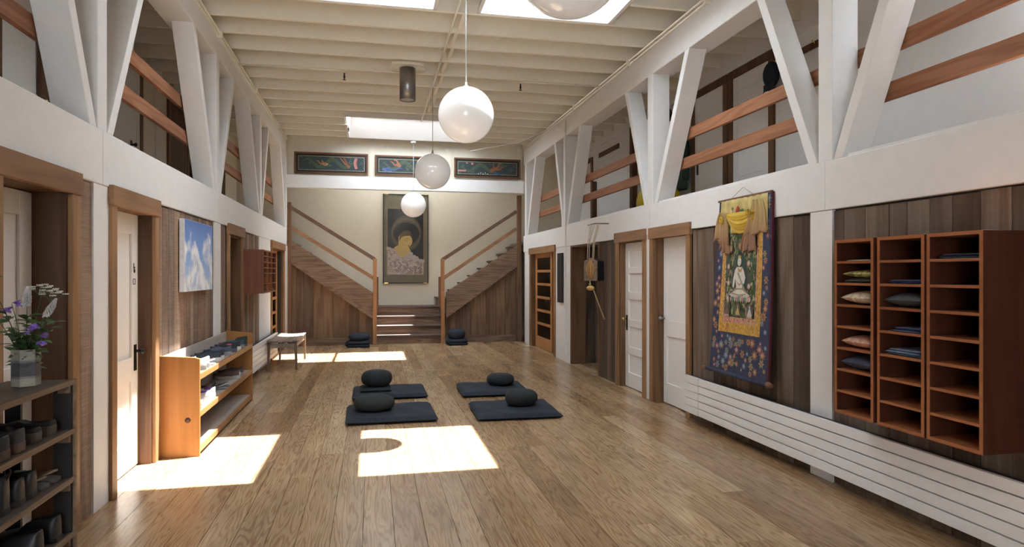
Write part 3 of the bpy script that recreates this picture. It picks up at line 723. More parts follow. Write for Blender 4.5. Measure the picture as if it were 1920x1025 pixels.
# sprinkler heads and their pipes
def sprinkler(x,y,z,x2,label):
    t=thing('sprinkler',label,'sprinkler',(x,y,z),0,'ceiling sprinklers')
    MB().lathe([(.001,0),(.022,0),(.022,.004),(.006,.008),(.006,.02),(.012,.022),(.014,.05),(.01,.06),(.01,.10),(.001,.10)],(0,0,0),14).build('head',M['iron'],t)
    MB().tube([(0,0,.09),(0,0,.105),((x2-x)*.03,0,.12),(x2-x,0,.12)],.012,8).build('pipe',M['joist'],t)
sprinkler(-.36,8.95,4.05,XL+.02,'dark sprinkler head on a pipe from the left truss, left of the cylinder light')
sprinkler(2.02,8.95,4.05,XR-.02,'dark sprinkler head on a pipe from the right truss')
sprinkler(-.42,12.3,4.08,XL+.02,'small far sprinkler head just left of the far skylight')
# conduits along the top chords
for lab,xx,s_ in (('pair of painted conduits along the left truss chord',XL+.03,1),('painted conduits along the right truss chord',XR-.03,-1)):
    t=thing('truss_conduit',lab,'conduit')
    MB().tube([(xx,2.0,ZJ-.05),(xx,13.9,ZJ-.05)],.012,6).build('pipe',M['joist'],t)
    MB().tube([(xx-s_*.01,2.0,ZJ-.09),(xx-s_*.01,13.9,ZJ-.09)],.009,6).build('pipe',M['joist'],t)
    for y in (5.9,7.9,10.2,12.6): B(xx-.03,xx+.03,y-.02,y+.02,ZJ-.11,ZJ-.035).build('clip',M['joist'],t)
t=thing('wall_cable','thin painted cable down the post beside the glazed door on the right','cable')
MB().tube([(XR-.02,10.75,4.1),(XR-.02,10.75,2.3),(XR-.02,10.75,.35),(XR-.02,10.72,.15),(XR-.02,10.65,.1)],.01,6,M['white']).build('pipe',None,t)
MB().tube([(XR-.03,10.76,3.9),(XR-.05,11.2,4.12),(XR-.3,13.0,4.16),(XR-1.2,13.88,4.10)],.008,6,M['white']).build('pipe',None,t)

# ---------------- zabuton mats and zafu cushions ----------------
def soft_slab(L_,W_,T,seed,puff=.012):
    q=random.Random(seed); ph=[q.uniform(0,6) for _ in range(6)]; mb=MB(); nu,nv=28,22
    def edge(u,v):
        # rounded outline with slightly pulled corners
        x=(u*2-1);y=(v*2-1); k=1-.02*math.cos(x*3.1)*0
        bow=1-.018*(1-y*y)*abs(x)**6; bow2=1-.018*(1-x*x)*abs(y)**6
        return x*L_/2*bow, y*W_/2*bow2
    def th(u,v):
        x=abs(u*2-1);y=abs(v*2-1); e=(1-x**14)*(1-y**14); return max(0,e)**.35
    def top(u,v):
        x,y=edge(u,v); w=puff*.35*(math.sin(x*9+ph[0])*math.cos(y*8+ph[1])+.6*math.sin(x*17+y*13+ph[2]))
        return (x,y,T*.45+T*.55*th(u,v)+w*th(u,v))
    def bot(u,v):
        x,y=edge(u,v); return (x,y,T*.45*(1-th(u,v)))
    mb.grid(top,nu,nv); b=MB().grid(bot,nu,nv); mb.add(b.v,[f[::-1] for f in b.f],None,True)
    mb.f=mb.f
    return mb
def zabuton(label,cx,cy,l,w,rz,seed,T=.062):
    o=thing('zabuton_mat',label,'mat',(cx,cy,0),rz,'navy floor mats set out in two rows')
    soft_slab(l,w,T,seed).build('cover',M['navy2'],o)
    mb=MB(); pts=[(-l/2*.985,-w/2*.985),(l/2*.985,-w/2*.985),(l/2*.985,w/2*.985),(-l/2*.985,w/2*.985)]
    path=[]
    for i in range(4):
        a,b=pts[i],pts[(i+1)%4]; path+= [(a[0]+(b[0]-a[0])*t,a[1]+(b[1]-a[1])*t,T*.45) for t in (.02,.3,.7,.98)]
    mb.tube(path+[path[0]],.004,6).build('piping',M['navy'],o); return o
def zafu(label,cx,cy,z,rx,ry,h,rz=0,tilt=0,group='round dark meditation cushions',m='charcoal'):
    o=thing('meditation_cushion',label,'cushion',(cx,cy,z),rz,group); o.rotation_euler=(0,tilt,rz)
    n=72; prof=[]; K=14
    mb=MB()
    for i in range(K+1):
        t=-math.pi/2+math.pi*i/K; rr=abs(math.cos(t))**.62; zz=(abs(math.sin(t))**.9)*(1 if t>0 else -1)
        for k in range(n):
            a=2*math.pi*k/n; pl=1+.012*math.sin(a*18)*(1-abs(math.cos(t)))*(.3+abs(math.cos(t)))*3
            mb.v.append((rx*rr*math.cos(a)*pl,ry*rr*math.sin(a)*pl,h/2+h/2*zz*(1 if abs(t)<1.5 else .97)))
    for i in range(K):
        for k in range(n): mb.f.append([i*n+k,i*n+(k+1)%n,(i+1)*n+(k+1)%n,(i+1)*n+k]); mb.mi.append(0); mb.sm.append(True)
    mb.f.append(list(range(K*n,K*n+n))); mb.mi.append(0); mb.sm.append(True)
    mb.build('cover',M[m],o)
    return o
zabuton('navy floor mat nearest the camera on the left, oval cushion at its left end',.19,7.08,.92,.84,.015,1)
zabuton('navy floor mat behind on the left, its cushion resting on a folded pad',.21,8.35,.90,.80,0,2)
zabuton('navy floor mat nearest the camera on the right, cushion at its far right corner',1.50,6.99,.90,.86,-.03,3)
zabuton('navy floor mat behind on the right, with a small oval cushion',1.50,8.28,.86,.84,-.03,4)
zafu('wide oval dark cushion on the nearest left mat',.02,7.10,.058,.215,.19,.165)
zafu('round high dark cushion on a folded pad on the rear left mat',.055,8.36,.10,.19,.18,.205)
zafu('round dark cushion on the nearest right mat',1.60,7.05,.058,.18,.17,.175)
zafu('small oval dark cushion on the rear right mat',1.62,8.36,.058,.18,.17,.155)
o=thing('folded_pad','thin dark folded pad under the round cushion on the rear left mat','pad',(.04,8.33,.060)); soft_slab(.38,.36,.045,9,.004).build('cover',M['charcoal'],o)
def stackmat(label,cx,cy,rz,seed,w=.44):
    o=thing('folded_mat',label,'mat',(cx,cy,0),rz,'folded dark mats by the stairs')
    a=soft_slab(w,.4,.07,seed,.01); a.build('lower_fold',M['navy2'],o); b=soft_slab(w*.97,.4,.07,seed+1,.01); c=b.build('upper_fold',M['navy2'],o); c.location.z=.06
    MB().tube([(-w/2+.01,-.18,.065),(-w/2-.01,0,.065),(-w/2+.01,.18,.065)],.045,8).build('fold_edge',M['navy2'],o)
    return o
stackmat('folded dark mat on the floor left of the centre steps',-.27,13.86,0,21)
stackmat('folded dark mat on the floor right of the centre steps',1.76,13.84,0,31,.40)
zafu('dark round cushion on the folded mat left of the steps',-.26,13.86,.125,.215,.19,.155,m='navy')
zafu('tall dark cushion leaning on the folded mat right of the steps',1.74,13.84,.12,.185,.17,.215,m='navy')

# ---------------- shoes ----------------
def shoe(name,label,loc,rz,kind='sneaker',L_=.262,col=(.03,.03,.035),sole=(.5,.5,.48),lace=(.3,.3,.3),group=None,accent=None,cat='shoe'):
    """toe points to local +y before turning by rz"""
    o=thing(name,label,cat,loc,rz,group)
    K={'sneaker':(.10,.072,.096,.032),'loafer':(.07,.055,.064,.02),'clog':(.065,.055,.072,.034),'boot':(.165,.16,.09,.026),'ankle':(.115,.10,.07,.022),'sandal':(0,0,0,.016)}[kind]
    hh,hm,hi,st=K; W_=L_*.185
    ts=[0,.03,.1,.22,.34,.44,.52,.60,.70,.80,.90,.97,1.0]
    ws=[.45,.68,.82,.84,.78,.78,.84,.93,1.0,1.0,.86,.55,.22]
    # outline for the sole
    out=[(-W_*w,t*L_) for t,w in zip(ts,ws)]; ring=out+[(-x,y) for x,y in out[::-1]]
    mb=MB(); sc_=1.05
    lift=lambda y:.02*max(0,(y/L_-.8)/.2)**2*(0 if kind=='sandal' else 1)
    n=len(ring); lo=[(x*sc_,y,lift(y)) for x,y in ring]; md=[(x*(sc_+.02),y,st*.6+lift(y)) for x,y in ring]; hi_=[(x*sc_,y,st+(.008 if y<L_*.3 and kind in('sneaker','clog') else 0)+lift(y)) for x,y in ring]
    V=lo+md+hi_; Fs=[(i,(i+1)%n,n+(i+1)%n,n+i) for i in range(n)]+[(n+i,n+(i+1)%n,2*n+(i+1)%n,2*n+i) for i in range(n)]+[tuple(range(n))[::-1],tuple(range(2*n,3*n))]
    mb.add(V,Fs,flat(sole,.6),False); mb.build('sole',None,o,bevel=.002)
    if kind=='sandal':
        mb=MB(); w=W_*.85
        mb.grid(lambda u,v:((u*2-1)*w*(1-.1*v),L_*(.52+.16*v),st+.004+.035*math.cos((u*2-1)*1.5)),12,3)
        mb.build('strap',flat(col,.6),o,solid=.004)
        MB().tube([(-w*.8,L_*.42,st),(-w*.8,L_*.2,.035),(0,L_*.03,.05),(w*.8,L_*.2,.035),(w*.8,L_*.42,st)],.005,6).build('strap',flat(accent or col,.6),o)
        return o
    def sect(t,w):
        op = t<.46   # open collar
        W1=W_*w; zb=st
        if kind=='boot': zr=hh-.0*t; 
        elif kind=='ankle': zr=hh-(hh-hm)*t/.46
        else: zr=hh-(hh-hm)*min(1,t/.30) + (.02*max(0,(t-.30)/.16) if kind=='sneaker' else 0)
        if op:
            nar=.55 if kind in('boot','ankle') else .72
            pts=[(1.0,zb),(1.04,zb+.02),(.93,zb+(zr-zb)*.6),(nar,zr),(nar-.09,zr-.002),(nar-.12,zb+(zr-zb)*.4),(0,zb+.008)]
            if t<.05: pts=[(1.0,zb),(1.0,zb+.02),(.95,zb+(zr-zb)*.6),(nar+.1,zr-.003),(nar-.1,zr),(.3,zr),(0,zr)]
        else:
            top=hi*(1-.55*((t-.46)/.54)**1.1); 
            if kind=='boot' and t<.55: top=.105
            k=(t-.46)/.54
            pts=[(1.0,zb),(1.04,zb+(top-zb)*.3),(.95,zb+(top-zb)*.62),(.72,zb+(top-zb)*.88),(.5,zb+(top-zb)*.97),(.25,top),(0,top+.003)]
        z0=lift(t*L_)
        a=[(-x*W1,t*L_,z+z0) for x,z in pts]; return a+[(x*W1,t*L_,z+z0) for x,z in pts[:-1][::-1]]
    ss=[sect(t,w) for t,w in zip(ts,ws)]; m_=len(ss[0]); mb=MB(); V=[p for q in ss for p in q]
    Fs=[(i*m_+k,i*m_+k+1,(i+1)*m_+k+1,(i+1)*m_+k) for i in range(len(ss)-1) for k in range(m_-1)]
    # heel and toe ends
    h=m_//2
    Fs+= [tuple(range(m_))[::-1], tuple(range((len(ss)-1)*m_,len(ss)*m_))]
    mb.add(V,Fs,None,True); mb.build('upper',flat(col,.45 if kind in('loafer','boot','ankle') else .75,spec=.5),o,sub=1)
    if kind in('sneaker','loafer') and lace:
        mb=MB()
        for i in range(4):
            t=.49+.055*i; top=hi*(1-.55*max(0,(t-.46)/.54)**1.1)+.004; s_=1 if i%2 else -1
            mb.tube([(-W_*.42,t*L_,top-.008),(0,t*L_+s_*.004,top+.003),(W_*.42,(t+.03)*L_,top-.008)],.0028,5)
        mb.build('laces',flat(lace,.8),o)
    if kind=='boot':
        MB().tube([(0,.004,hh-.03),(0,-.012,hh+.005),(0,0,hh+.03),(0,.012,hh+.01),(0,.01,hh-.03)],.004,6).build('pull_tab',M['black'],o)
    return o
def swoosh(o,L_,W_,side,col):
    A=MB(); x=side*(W_*1.02)
    pts=[(.10,.045),(.17,.030),(.22,.038),(.16,.040),(.125,.062)]
    A.prism([(x*(1-.12*((y-.1)/.12)**2*0),y,z) for y,z in [(.05,.062),(.09,.036),(.115,.031),(.15,.036),(.235,.062),(.14,.048),(.105,.045),(.08,.05)]],(side*.003,0,0),flat(col,.5)).build('swoosh_mark',None,o)

# long pine rack along the left wall
rk=thing('shoe_rack','long low pine shoe rack with grey shelves along the left wall','shoe rack',(-1.53,7.0,0))
X0,X1,Y0,Y1=XL+.012,-1.385,5.815,8.27
def rb(mb,n,m,**k): o=mb.build(n,m,rk,**k); o.location=-rk.location; return o
rb(MB().prism([(X0,Y0,0),(X1,Y0,0),(X1,Y0,.80),(X1-.04,Y0,.812),(X0,Y0,.83)],(0,.028,0)),'side_panel',M['rack'],bevel=.002)
rb(MB().prism([(X0,Y1,0),(X1,Y1,0),(X1,Y1,.80),(X0,Y1,.83)],(0,-.028,0)),'side_panel',M['rack'],bevel=.002)
rb(MB().lathe([(.001,0),(.021,0),(.022,-.001),(.001,-.002)],(-1.475,Y0-.0008,.30),20,axis='Y'),'knot',flat((.07,.035,.018),.5))
for z,nm in ((.67,0),(.365,0),(.075,0)):
    rb(B(X0,X1-.022,Y0+.03,Y1-.03,z-.022,z),'shelf',M['racktop'],bevel=.002)
    rb(B(X1-.02,X1,Y0+.03,Y1-.03,z-.045,z+.004),'shelf_edge',M['rackH'],bevel=.002)
rb(B(X0,X0+.018,Y0+.03,Y1-.03,.0,.82),'back_panel',M['racktop'],bevel=.002)
# shoes on the rack: toes to the wall
HP=math.pi/2
gA='shoes on the long pine rack'
def rs(label,y,z,x=-1.40,rz=HP+.05,**k): return shoe('shoe',label,(x,y,z),rz,group=gA,**k)
z1=.672
rs('grey strappy shoe at the near end of the pine rack top, front of pair',6.12,z1,x=-1.40,col=(.40,.39,.35),sole=(.16,.16,.15),lace=(.6,.58,.52),L_=.26,rz=HP+.25)
rs('grey and white strappy shoe by the back board, near end of the rack top',6.28,z1,x=-1.415,col=(.46,.45,.40),sole=(.2,.2,.19),lace=(.65,.62,.56),L_=.24,rz=HP+.45)
rs('flat pale grey sandal beside the strappy shoes on the rack top',6.42,z1,x=-1.395,kind='sandal',col=(.25,.27,.27),sole=(.30,.32,.32),L_=.25,rz=HP+.1)
a=rs('navy sneaker with white sole on the rack top, nearer of its pair',6.66,z1,col=(.018,.024,.04),sole=(.62,.62,.64),lace=(.03,.03,.05))
rs('navy sneaker with white sole on the rack top, farther of its pair',6.82,z1,col=(.018,.024,.04),sole=(.62,.62,.64),lace=(.03,.03,.05),x=-1.405)
rs('slate blue sneaker with pale rubber sole on the rack top',7.14,z1,col=(.07,.09,.13),sole=(.30,.31,.35),lace=(.1,.1,.14))
a=rs('black running shoe with white curved mark and pink lining on the rack top',7.42,z1,col=(.015,.015,.02),sole=(.10,.11,.14),lace=(.3,.03,.08)); swoosh(a,.262,.0485,1,(.75,.73,.76)); 
MB().ball((0,.075,.078),.03,14,sq=(.8,.9,.35)).build('collar_lining',flat((.75,.08,.20),.7),a)
a=rs('black running shoe with white sole near the far end of the rack top',7.62,z1,col=(.02,.02,.024),sole=(.7,.7,.68),lace=(.1,.1,.1)); 
rs('dark teal shoe leaning among the last shoes on the rack top',7.80,z1+.0,x=-1.40,col=(.03,.09,.10),sole=(.25,.25,.25),L_=.26,lace=(.05,.12,.12))
rs('black shoe with grey mesh at the far end of the rack top',8.02,z1,col=(.018,.02,.02),sole=(.12,.12,.12),kind='ankle',L_=.262)
z2=.367
rs('tan and pink strapped shoe at the near end of the middle shelf',5.98,z2,col=(.33,.25,.22),sole=(.3,.28,.25),lace=(.5,.4,.38),L_=.25,kind='loafer')
a=rs('white and grey running shoe with purple collar on the middle shelf',6.30,z2,col=(.45,.44,.42),sole=(.55,.55,.56),lace=(.6,.6,.6),L_=.262); MB().ball((0,.06,.08),.034,14,sq=(.9,1.1,.35)).build('collar_lining',flat((.16,.05,.42),.7),a)
a=rs('pale running shoe with purple trim behind the first one on the middle shelf',6.46,z2,x=-1.405,col=(.40,.39,.37),sole=(.5,.5,.52),lace=(.55,.5,.6)); MB().ball((0,.06,.08),.034,14,sq=(.9,1.1,.35)).build('collar_lining',flat((.16,.05,.42),.7),a)
rs('grey flat sandal in the middle of the middle shelf, nearer one',6.92,z2,kind='sandal',col=(.35,.36,.38),sole=(.20,.2,.22),L_=.26)
rs('grey flat sandal in the middle of the middle shelf, farther one',7.05,z2,kind='sandal',col=(.12,.12,.14),sole=(.16,.16,.18),L_=.26)
a=rs('brown sneaker with pale stripe mark and white heel on the middle shelf',7.58,z2,col=(.10,.06,.055),sole=(.40,.38,.35),lace=(.15,.1,.1))
mb=MB(); 
for yy in (.10,.12,.14): mb.prism([(.0535,yy,.032),(.0535,yy+.008,.032),(.050,yy+.018,.058),(.050,yy+.010,.058)],(.003,0,0),flat((.55,.53,.5),.5))
mb.build('side_stripe',None,a); MB().ball((0,.006,.055),.022,12,sq=(1.2,.5,1.2)).build('heel_patch',flat((.7,.69,.67),.6),a)
rs('dark brown sneaker at the far end of the middle shelf',7.80,z2,col=(.05,.035,.03),sole=(.25,.24,.22),x=-1.405)

# dark shelf of shoes nearest the camera
sh=thing('shoe_shelf','dark open shoe shelf at the left edge of the picture, a vase on its top','shelf',(-1.53,2.6,0))
def sb(mb,n,m,**k): o=mb.build(n,m,sh,**k); o.location=-sh.location; return o
for z in (1.0,.768,.540,.280,.06):
    sb(B(-1.665,-1.388,1.3,3.49,z-.022,z-.001),'shelf_board',M['shelf'],bevel=.002)
    sb(B(-1.387,-1.38,1.3,3.488,z-.024,z),'front_edge',M['shelfedge'])
    sb(B(-1.44,-1.392,3.455,3.47,z-.062,z-.025),'cleat',M['shelfedge'])
for y0,y1 in ((3.47,3.489),(1.28,1.30)):
    sb(B(-1.465,-1.39,y0,y1,0,.977),'upright',M['shelfdark']); sb(B(-1.665,-1.60,y0,y1,0,.977),'upright',M['shelfdark'])
sb(B(-1.392,-1.379,3.49,3.508,0,1.0),'end_strip',M['shelfedge'])
gB='shoes on the dark shelf by the camera'
def ns(label,y,z,x=-1.42,rz=HP,**k): return shoe('shoe',label,(x,y,z),rz,group=gB,**k)
za,zb_,zc=.769,.541,.281
blk_=(.013,.012,.012); br=(.045,.032,.026)
ns('black lace-up shoe at the left edge on the upper shelf, front one of two',2.93,za,x=-1.40,col=blk_,sole=(.07,.045,.035),kind='sneaker',lace=(.09,.09,.1),L_=.28,rz=HP-.1)
ns('black lace-up shoe on the upper shelf, just behind the first pair member',3.06,za,x=-1.405,col=(.03,.028,.03),sole=(.09,.055,.04),kind='sneaker',lace=(.1,.1,.1),L_=.28,rz=HP-.1)
ns('dark slip-on with a thick taupe sole on the upper shelf, left of the last one',3.23,za,x=-1.42,col=(.016,.014,.013),sole=(.07,.053,.04),kind='clog',L_=.26,rz=HP-.15)
ns('dark slip-on with a thick taupe sole, last shoe on the upper shelf',3.37,za,x=-1.42,col=(.016,.014,.013),sole=(.075,.056,.042),kind='clog',L_=.26,rz=HP-.12)
ns('tall black leather boot with pull tab at the left edge of the middle shelf',2.86,zb_,x=-1.42,col=(.012,.014,.018),sole=(.012,.012,.012),kind='boot',L_=.27,rz=HP)
ns('tall black leather boot with pull tab, right one of the pair',2.98,zb_,x=-1.42,col=(.012,.014,.018),sole=(.012,.012,.012),kind='boot',L_=.27,rz=HP)
ns('dark grey ankle shoe beside the boots',3.10,zb_,x=-1.42,col=(.022,.021,.019),sole=(.03,.027,.024),kind='ankle',L_=.26)
ns('dark grey ankle shoe between its twin and the sandals',3.20,zb_,x=-1.42,col=(.022,.021,.019),sole=(.03,.027,.024),kind='ankle',L_=.26)
ns('grey flat sandal with a tan strap on the middle shelf, nearer one',3.31,zb_,x=-1.42,col=(.2,.14,.09),sole=(.10,.095,.085),kind='sandal',L_=.27,accent=(.3,.22,.15))
ns('grey flat sandal at the far end of the middle shelf',3.42,zb_,x=-1.42,col=(.12,.1,.08),sole=(.12,.11,.10),kind='sandal',L_=.27,accent=(.3,.22,.15))
ns('black leather ankle shoe on the lowest visible shelf, nearer one',3.20,zc,x=-1.395,col=(.016,.016,.018),sole=(.012,.012,.012),kind='ankle',L_=.29,rz=HP-.05)
ns('black leather ankle shoe on the lowest visible shelf, at its far end',3.38,zc,x=-1.40,col=(.016,.016,.018),sole=(.012,.012,.012),kind='ankle',L_=.29,rz=HP-.05)

# vase and flowers
vs=thing('vase','faceted stoneware vase with a grey brushed band on the dark shelf','vase',(-1.513,3.33,1.001))
mb=MB(); n=6; rr_=.055
for i,(z,c) in enumerate(((0,(.26,.24,.20)),(.035,(.26,.24,.20)),(.045,(.07,.07,.075)),(.105,(.085,.085,.09)),(.115,(.27,.25,.20)),(.162,(.29,.265,.21)))):
    for k in range(n): a=math.pi/6+2*math.pi*k/n; mb.v.append((rr_*math.cos(a),rr_*math.sin(a),z))
    if i:
        s_=mb.slot(flat((.08,.08,.085) if i in(3,) else ((.17,.165,.15) if i in(2,4) else (.28,.26,.21)),.35,noise=.35,scale=14))
        for k in range(n): mb.f.append([(i-1)*n+k,(i-1)*n+(k+1)%n,i*n+(k+1)%n,i*n+k]); mb.mi.append(s_); mb.sm.append(False)
b0=len(mb.v)
for z,r_ in ((.162,.047),(.12,.045)):
    for k in range(n): a=math.pi/6+2*math.pi*k/n; mb.v.append((r_*math.cos(a),r_*math.sin(a),z))
top0=b0-n
for a_,b_ in ((top0,b0),(b0,b0+n)):
    for k in range(n): mb.f.append([a_+k,a_+(k+1)%n,b_+(k+1)%n,b_+k]); mb.mi.append(0); mb.sm.append(False)
mb.f.append(list(range(b0+n,b0+2*n))); mb.mi.append(0); mb.sm.append(False); mb.f.append(list(range(n))[::-1]); mb.mi.append(0); mb.sm.append(False)
mb.build('body',None,vs)
leafm=[flat((.055,.115,.035),.5,noise=.25),flat((.09,.17,.045),.5,noise=.25),flat((.035,.08,.03),.5,noise=.25)]
stemm=flat((.06,.10,.035),.6); darkstem=flat((.05,.03,.022),.6)
fr=random.Random(11); VX,VY,VZ=-1.513,3.33,1.02
def leafshape(mb,p,d,l,w,m):
    d=Vector(d).normalized(); sd_=d.cross(Vector((fr.uniform(-.4,.4),fr.uniform(-.6,.1),1))).normalized(); up=sd_.cross(d)
    pts=[];K=6
    for i in range(K+1):
        t=i/K; c=Vector(p)+d*l*t-up*l*.25*t*t; ww=w*math.sin(math.pi*min(1,t*.93+.05))**.8
        pts+= [c-sd_*ww+up*ww*.3,c,c+sd_*ww+up*ww*.3]
    mb.add(pts,[(i*3+k,i*3+k+1,(i+1)*3+k+1,(i+1)*3+k) for i in range(K) for k in range(2)],m,True)
def stemcurve(dx,dy,h,bend=.3):
    return [Vector((VX+dx*.05*t+dx*(t**1.6),VY+dy*(t**1.6),VZ+h*t)) for t in [i/8 for i in range(9)]]
def plant(name,label,dx,dy,h,kind,group=None):
    o=thing(name,label,'flower' if kind!='leaf' else 'branch',(VX,VY,VZ),0,group or 'flowers in the vase'); off=Vector((VX,VY,VZ))
    c=[p-off for p in stemcurve(dx,dy,h)]; MB().tube(c,[.0028-.0015*i/8 for i in range(9)],6).build('stem',darkstem if kind=='leaf' else stemm,o)
    lv=MB(); nl={'leaf':22,'purple':17,'spike':13,'umbel':5}[kind]
    for i in range(nl):
        t=fr.uniform(.28,.98 if kind=='leaf' else .72)*8; k=int(t); p=c[min(k,7)].lerp(c[min(k+1,8)],t-k); a=fr.uniform(0,6.28)
        leafshape(lv,p,(math.cos(a),math.sin(a),fr.uniform(.0,.8)),fr.uniform(.04,.068),fr.uniform(.010,.018),fr.choice(leafm))
    lv.build('leaves',None,o)
    tip=c[-1]; d=(c[-1]-c[-2]).normalized()
    if kind=='purple':
        mb=MB(); pm=[flat((.22,.13,.50),.6,noise=.2),flat((.34,.20,.55),.6,noise=.2)]
        for j in range(4):
            q=tip+Vector((fr.uniform(-.022,.022),fr.uniform(-.02,.02),fr.uniform(-.03,.02)))
            for i in range(6):
                a=i*1.05+j; leafshape(mb,q,(math.cos(a)*.8,math.sin(a)*.8,fr.uniform(-.4,.9)),.019,.009,pm[(i+j)%2])
            mb.ball((q.x,q.y,q.z+.003),.007,8,pm[j%2])
        mb.build('blossoms',None,o)
    if kind=='spike':
        mb=MB(); wm=flat((.50,.48,.46),.7,noise=.2)
        for i in range(110):
            t=(i/110); p=tip+d*(-.09*t)*1.0+Vector((0,0,.02)); r_=.002+.0125*min(1,t*2.2)*(1 if t<.85 else .7); a=i*2.4
            mb.ball((p.x+math.cos(a)*r_,p.y+math.sin(a)*r_,p.z),.0045,6,wm)
        mb.build('blossoms',None,o)
    if kind=='umbel':
        mb=MB(); wm=flat((.62,.62,.52),.7,noise=.15)
        for i in range(11):
            a=i*2.4; r_=.058*math.sqrt((i+.5)/11); q=tip+Vector((math.cos(a)*r_,math.sin(a)*r_,.045-8*r_*r_)); mb.tube([tip-d*.01,(tip+q)/2+Vector((0,0,-.004)),q],.0012,4,stemm)
            for k in range(12):
                b_=k*2.4; s_=.0042*math.sqrt(k); mb.ball((q.x+math.cos(b_)*s_,q.y+math.sin(b_)*s_,q.z+.002),.0032,6,wm)
        mb.build('blossoms',None,o)
    return o
plant('leafy_branch','tall dark leafy branch arching to the left above the flowers',-.13,-.08,.50,'leaf')
plant('leafy_branch','leafy branch spreading right over the rim of the vase',.115,.03,.28,'leaf')
plant('leafy_branch','short leafy branch low in front of the vase opening',-.03,-.03,.21,'leaf')
plant('purple_flower','purple flower on the left of the bouquet beside the spike',-.045,-.02,.345,'purple')
plant('purple_flower','purple flower at the far left of the bouquet',-.11,-.02,.30,'purple')
plant('purple_flower','purple flower low at the right of the bouquet',.07,-.02,.185,'purple')
plant('purple_flower','purple flower in the centre of the bouquet just over the leaves',.035,-.04,.235,'purple')
plant('spike_flower','white spike flower standing upright in the bouquet centre',.008,-.01,.40,'spike')
plant('spike_flower','smaller white spike flower on the right side of the bouquet',.105,.02,.345,'spike')
plant('umbel_flower','lacy white umbel flower, topmost on the right of the bouquet',.055,.01,.385,'umbel')
plant('umbel_flower','lacy white umbel flower lower and farther right',.085,.03,.36,'umbel')

# ---------------- sky canvas ----------------
pc=thing('canvas_print','square canvas of white clouds in a blue sky on the left boards','picture',(XL+.0,6.945,1.665))
m_,nt,b=mat('cloud_print'); L=nt.links.new
tc=N(nt,'ShaderNodeTexCoord'); sx=N(nt,'ShaderNodeSeparateXYZ'); L(tc.outputs['Object'],sx.inputs[0])
g=N(nt,'ShaderNodeMapRange'); L(sx.outputs['Z'],g.inputs[0]); g.inputs[1].default_value=-.34; g.inputs[2].default_value=.34
sky=N(nt,'ShaderNodeValToRGB'); L(g.outputs[0],sky.inputs[0]); sky.color_ramp.elements[0].color=(.42,.58,.80,1); sky.color_ramp.elements[1].color=(.06,.17,.50,1); e_=sky.color_ramp.elements.new(.55); e_.color=(.20,.38,.72,1)
n=N(nt,'ShaderNodeTexNoise'); n.inputs['Scale'].default_value=3.6; n.inputs['Detail'].default_value=9; n.inputs['Roughness'].default_value=.55; L(tc.outputs['Object'],n.inputs['Vector'])
ad=N(nt,'ShaderNodeMath',operation='MULTIPLY_ADD'); L(sx.outputs['Z'],ad.inputs[0]); ad.inputs[1].default_value=-.62; L(n.outputs['Fac'],ad.inputs[2])
cm=N(nt,'ShaderNodeMapRange'); L(ad.outputs[0],cm.inputs[0]); cm.inputs[1].default_value=.46; cm.inputs[2].default_value=.57
n2=N(nt,'ShaderNodeTexNoise'); n2.inputs['Scale'].default_value=9; n2.inputs['Detail'].default_value=6; L(tc.outputs['Object'],n2.inputs['Vector'])
cc=N(nt,'ShaderNodeValToRGB'); L(n2.outputs['Fac'],cc.inputs[0]); cc.color_ramp.elements[0].color=(.50,.56,.66,1); cc.color_ramp.elements[1].color=(.88,.90,.93,1); cc.color_ramp.elements[0].position=.35; cc.color_ramp.elements[1].position=.55
mx=N(nt,'ShaderNodeMixRGB'); L(cm.outputs[0],mx.inputs[0]); L(sky.outputs[0],mx.inputs[1]); L(cc.outputs[0],mx.inputs[2]); L(mx.outputs[0],b.inputs['Base Color']); b.inputs['Roughness'].default_value=.4
MB().box(.0,.045,-.525,.525,-.332,.332).build('canvas_edge',flat((.66,.68,.72),.6),pc,bevel=.003)
MB().box(.0451,.0462,-.522,.522,-.329,.329).build('print',m_,pc)

# ---------------- small pigeonhole box on the left ----------------
pb=thing('pigeonhole_box','small redwood pigeonhole box with three columns on the left wall','cubby',(-1.56,9.92,1.23))
X0,X1,Y0,Y1,Z0,Z1=XL+.002,-1.425,9.34,10.50,1.232,1.822
def p_(mb,n,m,**k): o=mb.build(n,m,pb,**k); o.location=-pb.location; return o
p_(B(X0,X1,Y0,Y0+.018,Z0,Z1),'side_panel',M['cubbyL'],bevel=.001); p_(B(X0,X1,Y1-.018,Y1,Z0,Z1),'side_panel',M['cubbyL'],bevel=.001)
p_(B(X0,X1,Y0+.018,Y1-.018,Z1-.018,Z1),'top_board',M['cubbyH']); p_(B(X0,X1,Y0+.018,Y1-.018,Z0,Z0+.018),'bottom_board',M['cubbyH']); p_(B(X0,X0+.01,Y0+.018,Y1-.018,Z0+.018,Z1-.018),'back_panel',M['cubback'])
for f in (.34,.67): y=Y0+(Y1-Y0)*f; p_(B(X0+.01,X1,y-.008,y+.008,Z0+.018,Z1-.018),'divider',M['cubbyH'])
for z in (1.735,1.655,1.578,1.502,1.362): p_(B(X0+.01,X1-.001,Y0+.018,Y1-.018,z-.006,z+.006),'shelf',M['cubbyH'])
def cloth(label,cx,cy,z,w,d,h,col,rz=0,seed=1,group=None,name='folded_cloth',n=3):
    o=thing(name,label,'cloth',(cx,cy,z),rz,group); q=random.Random(seed)
    for i in range(n):
        s_=soft_slab(d*(1-.06*i*q.random()),w*(1-.1*i*q.random()),h/n*1.1,seed+i,.002); c=s_.build('fold',flat(col,.85,noise=.2),o); c.location=(q.uniform(-.01,.01),q.uniform(-.01,.01),i*h/n)
    return o
gP='folded slippers and cloths in the small pigeonhole box'
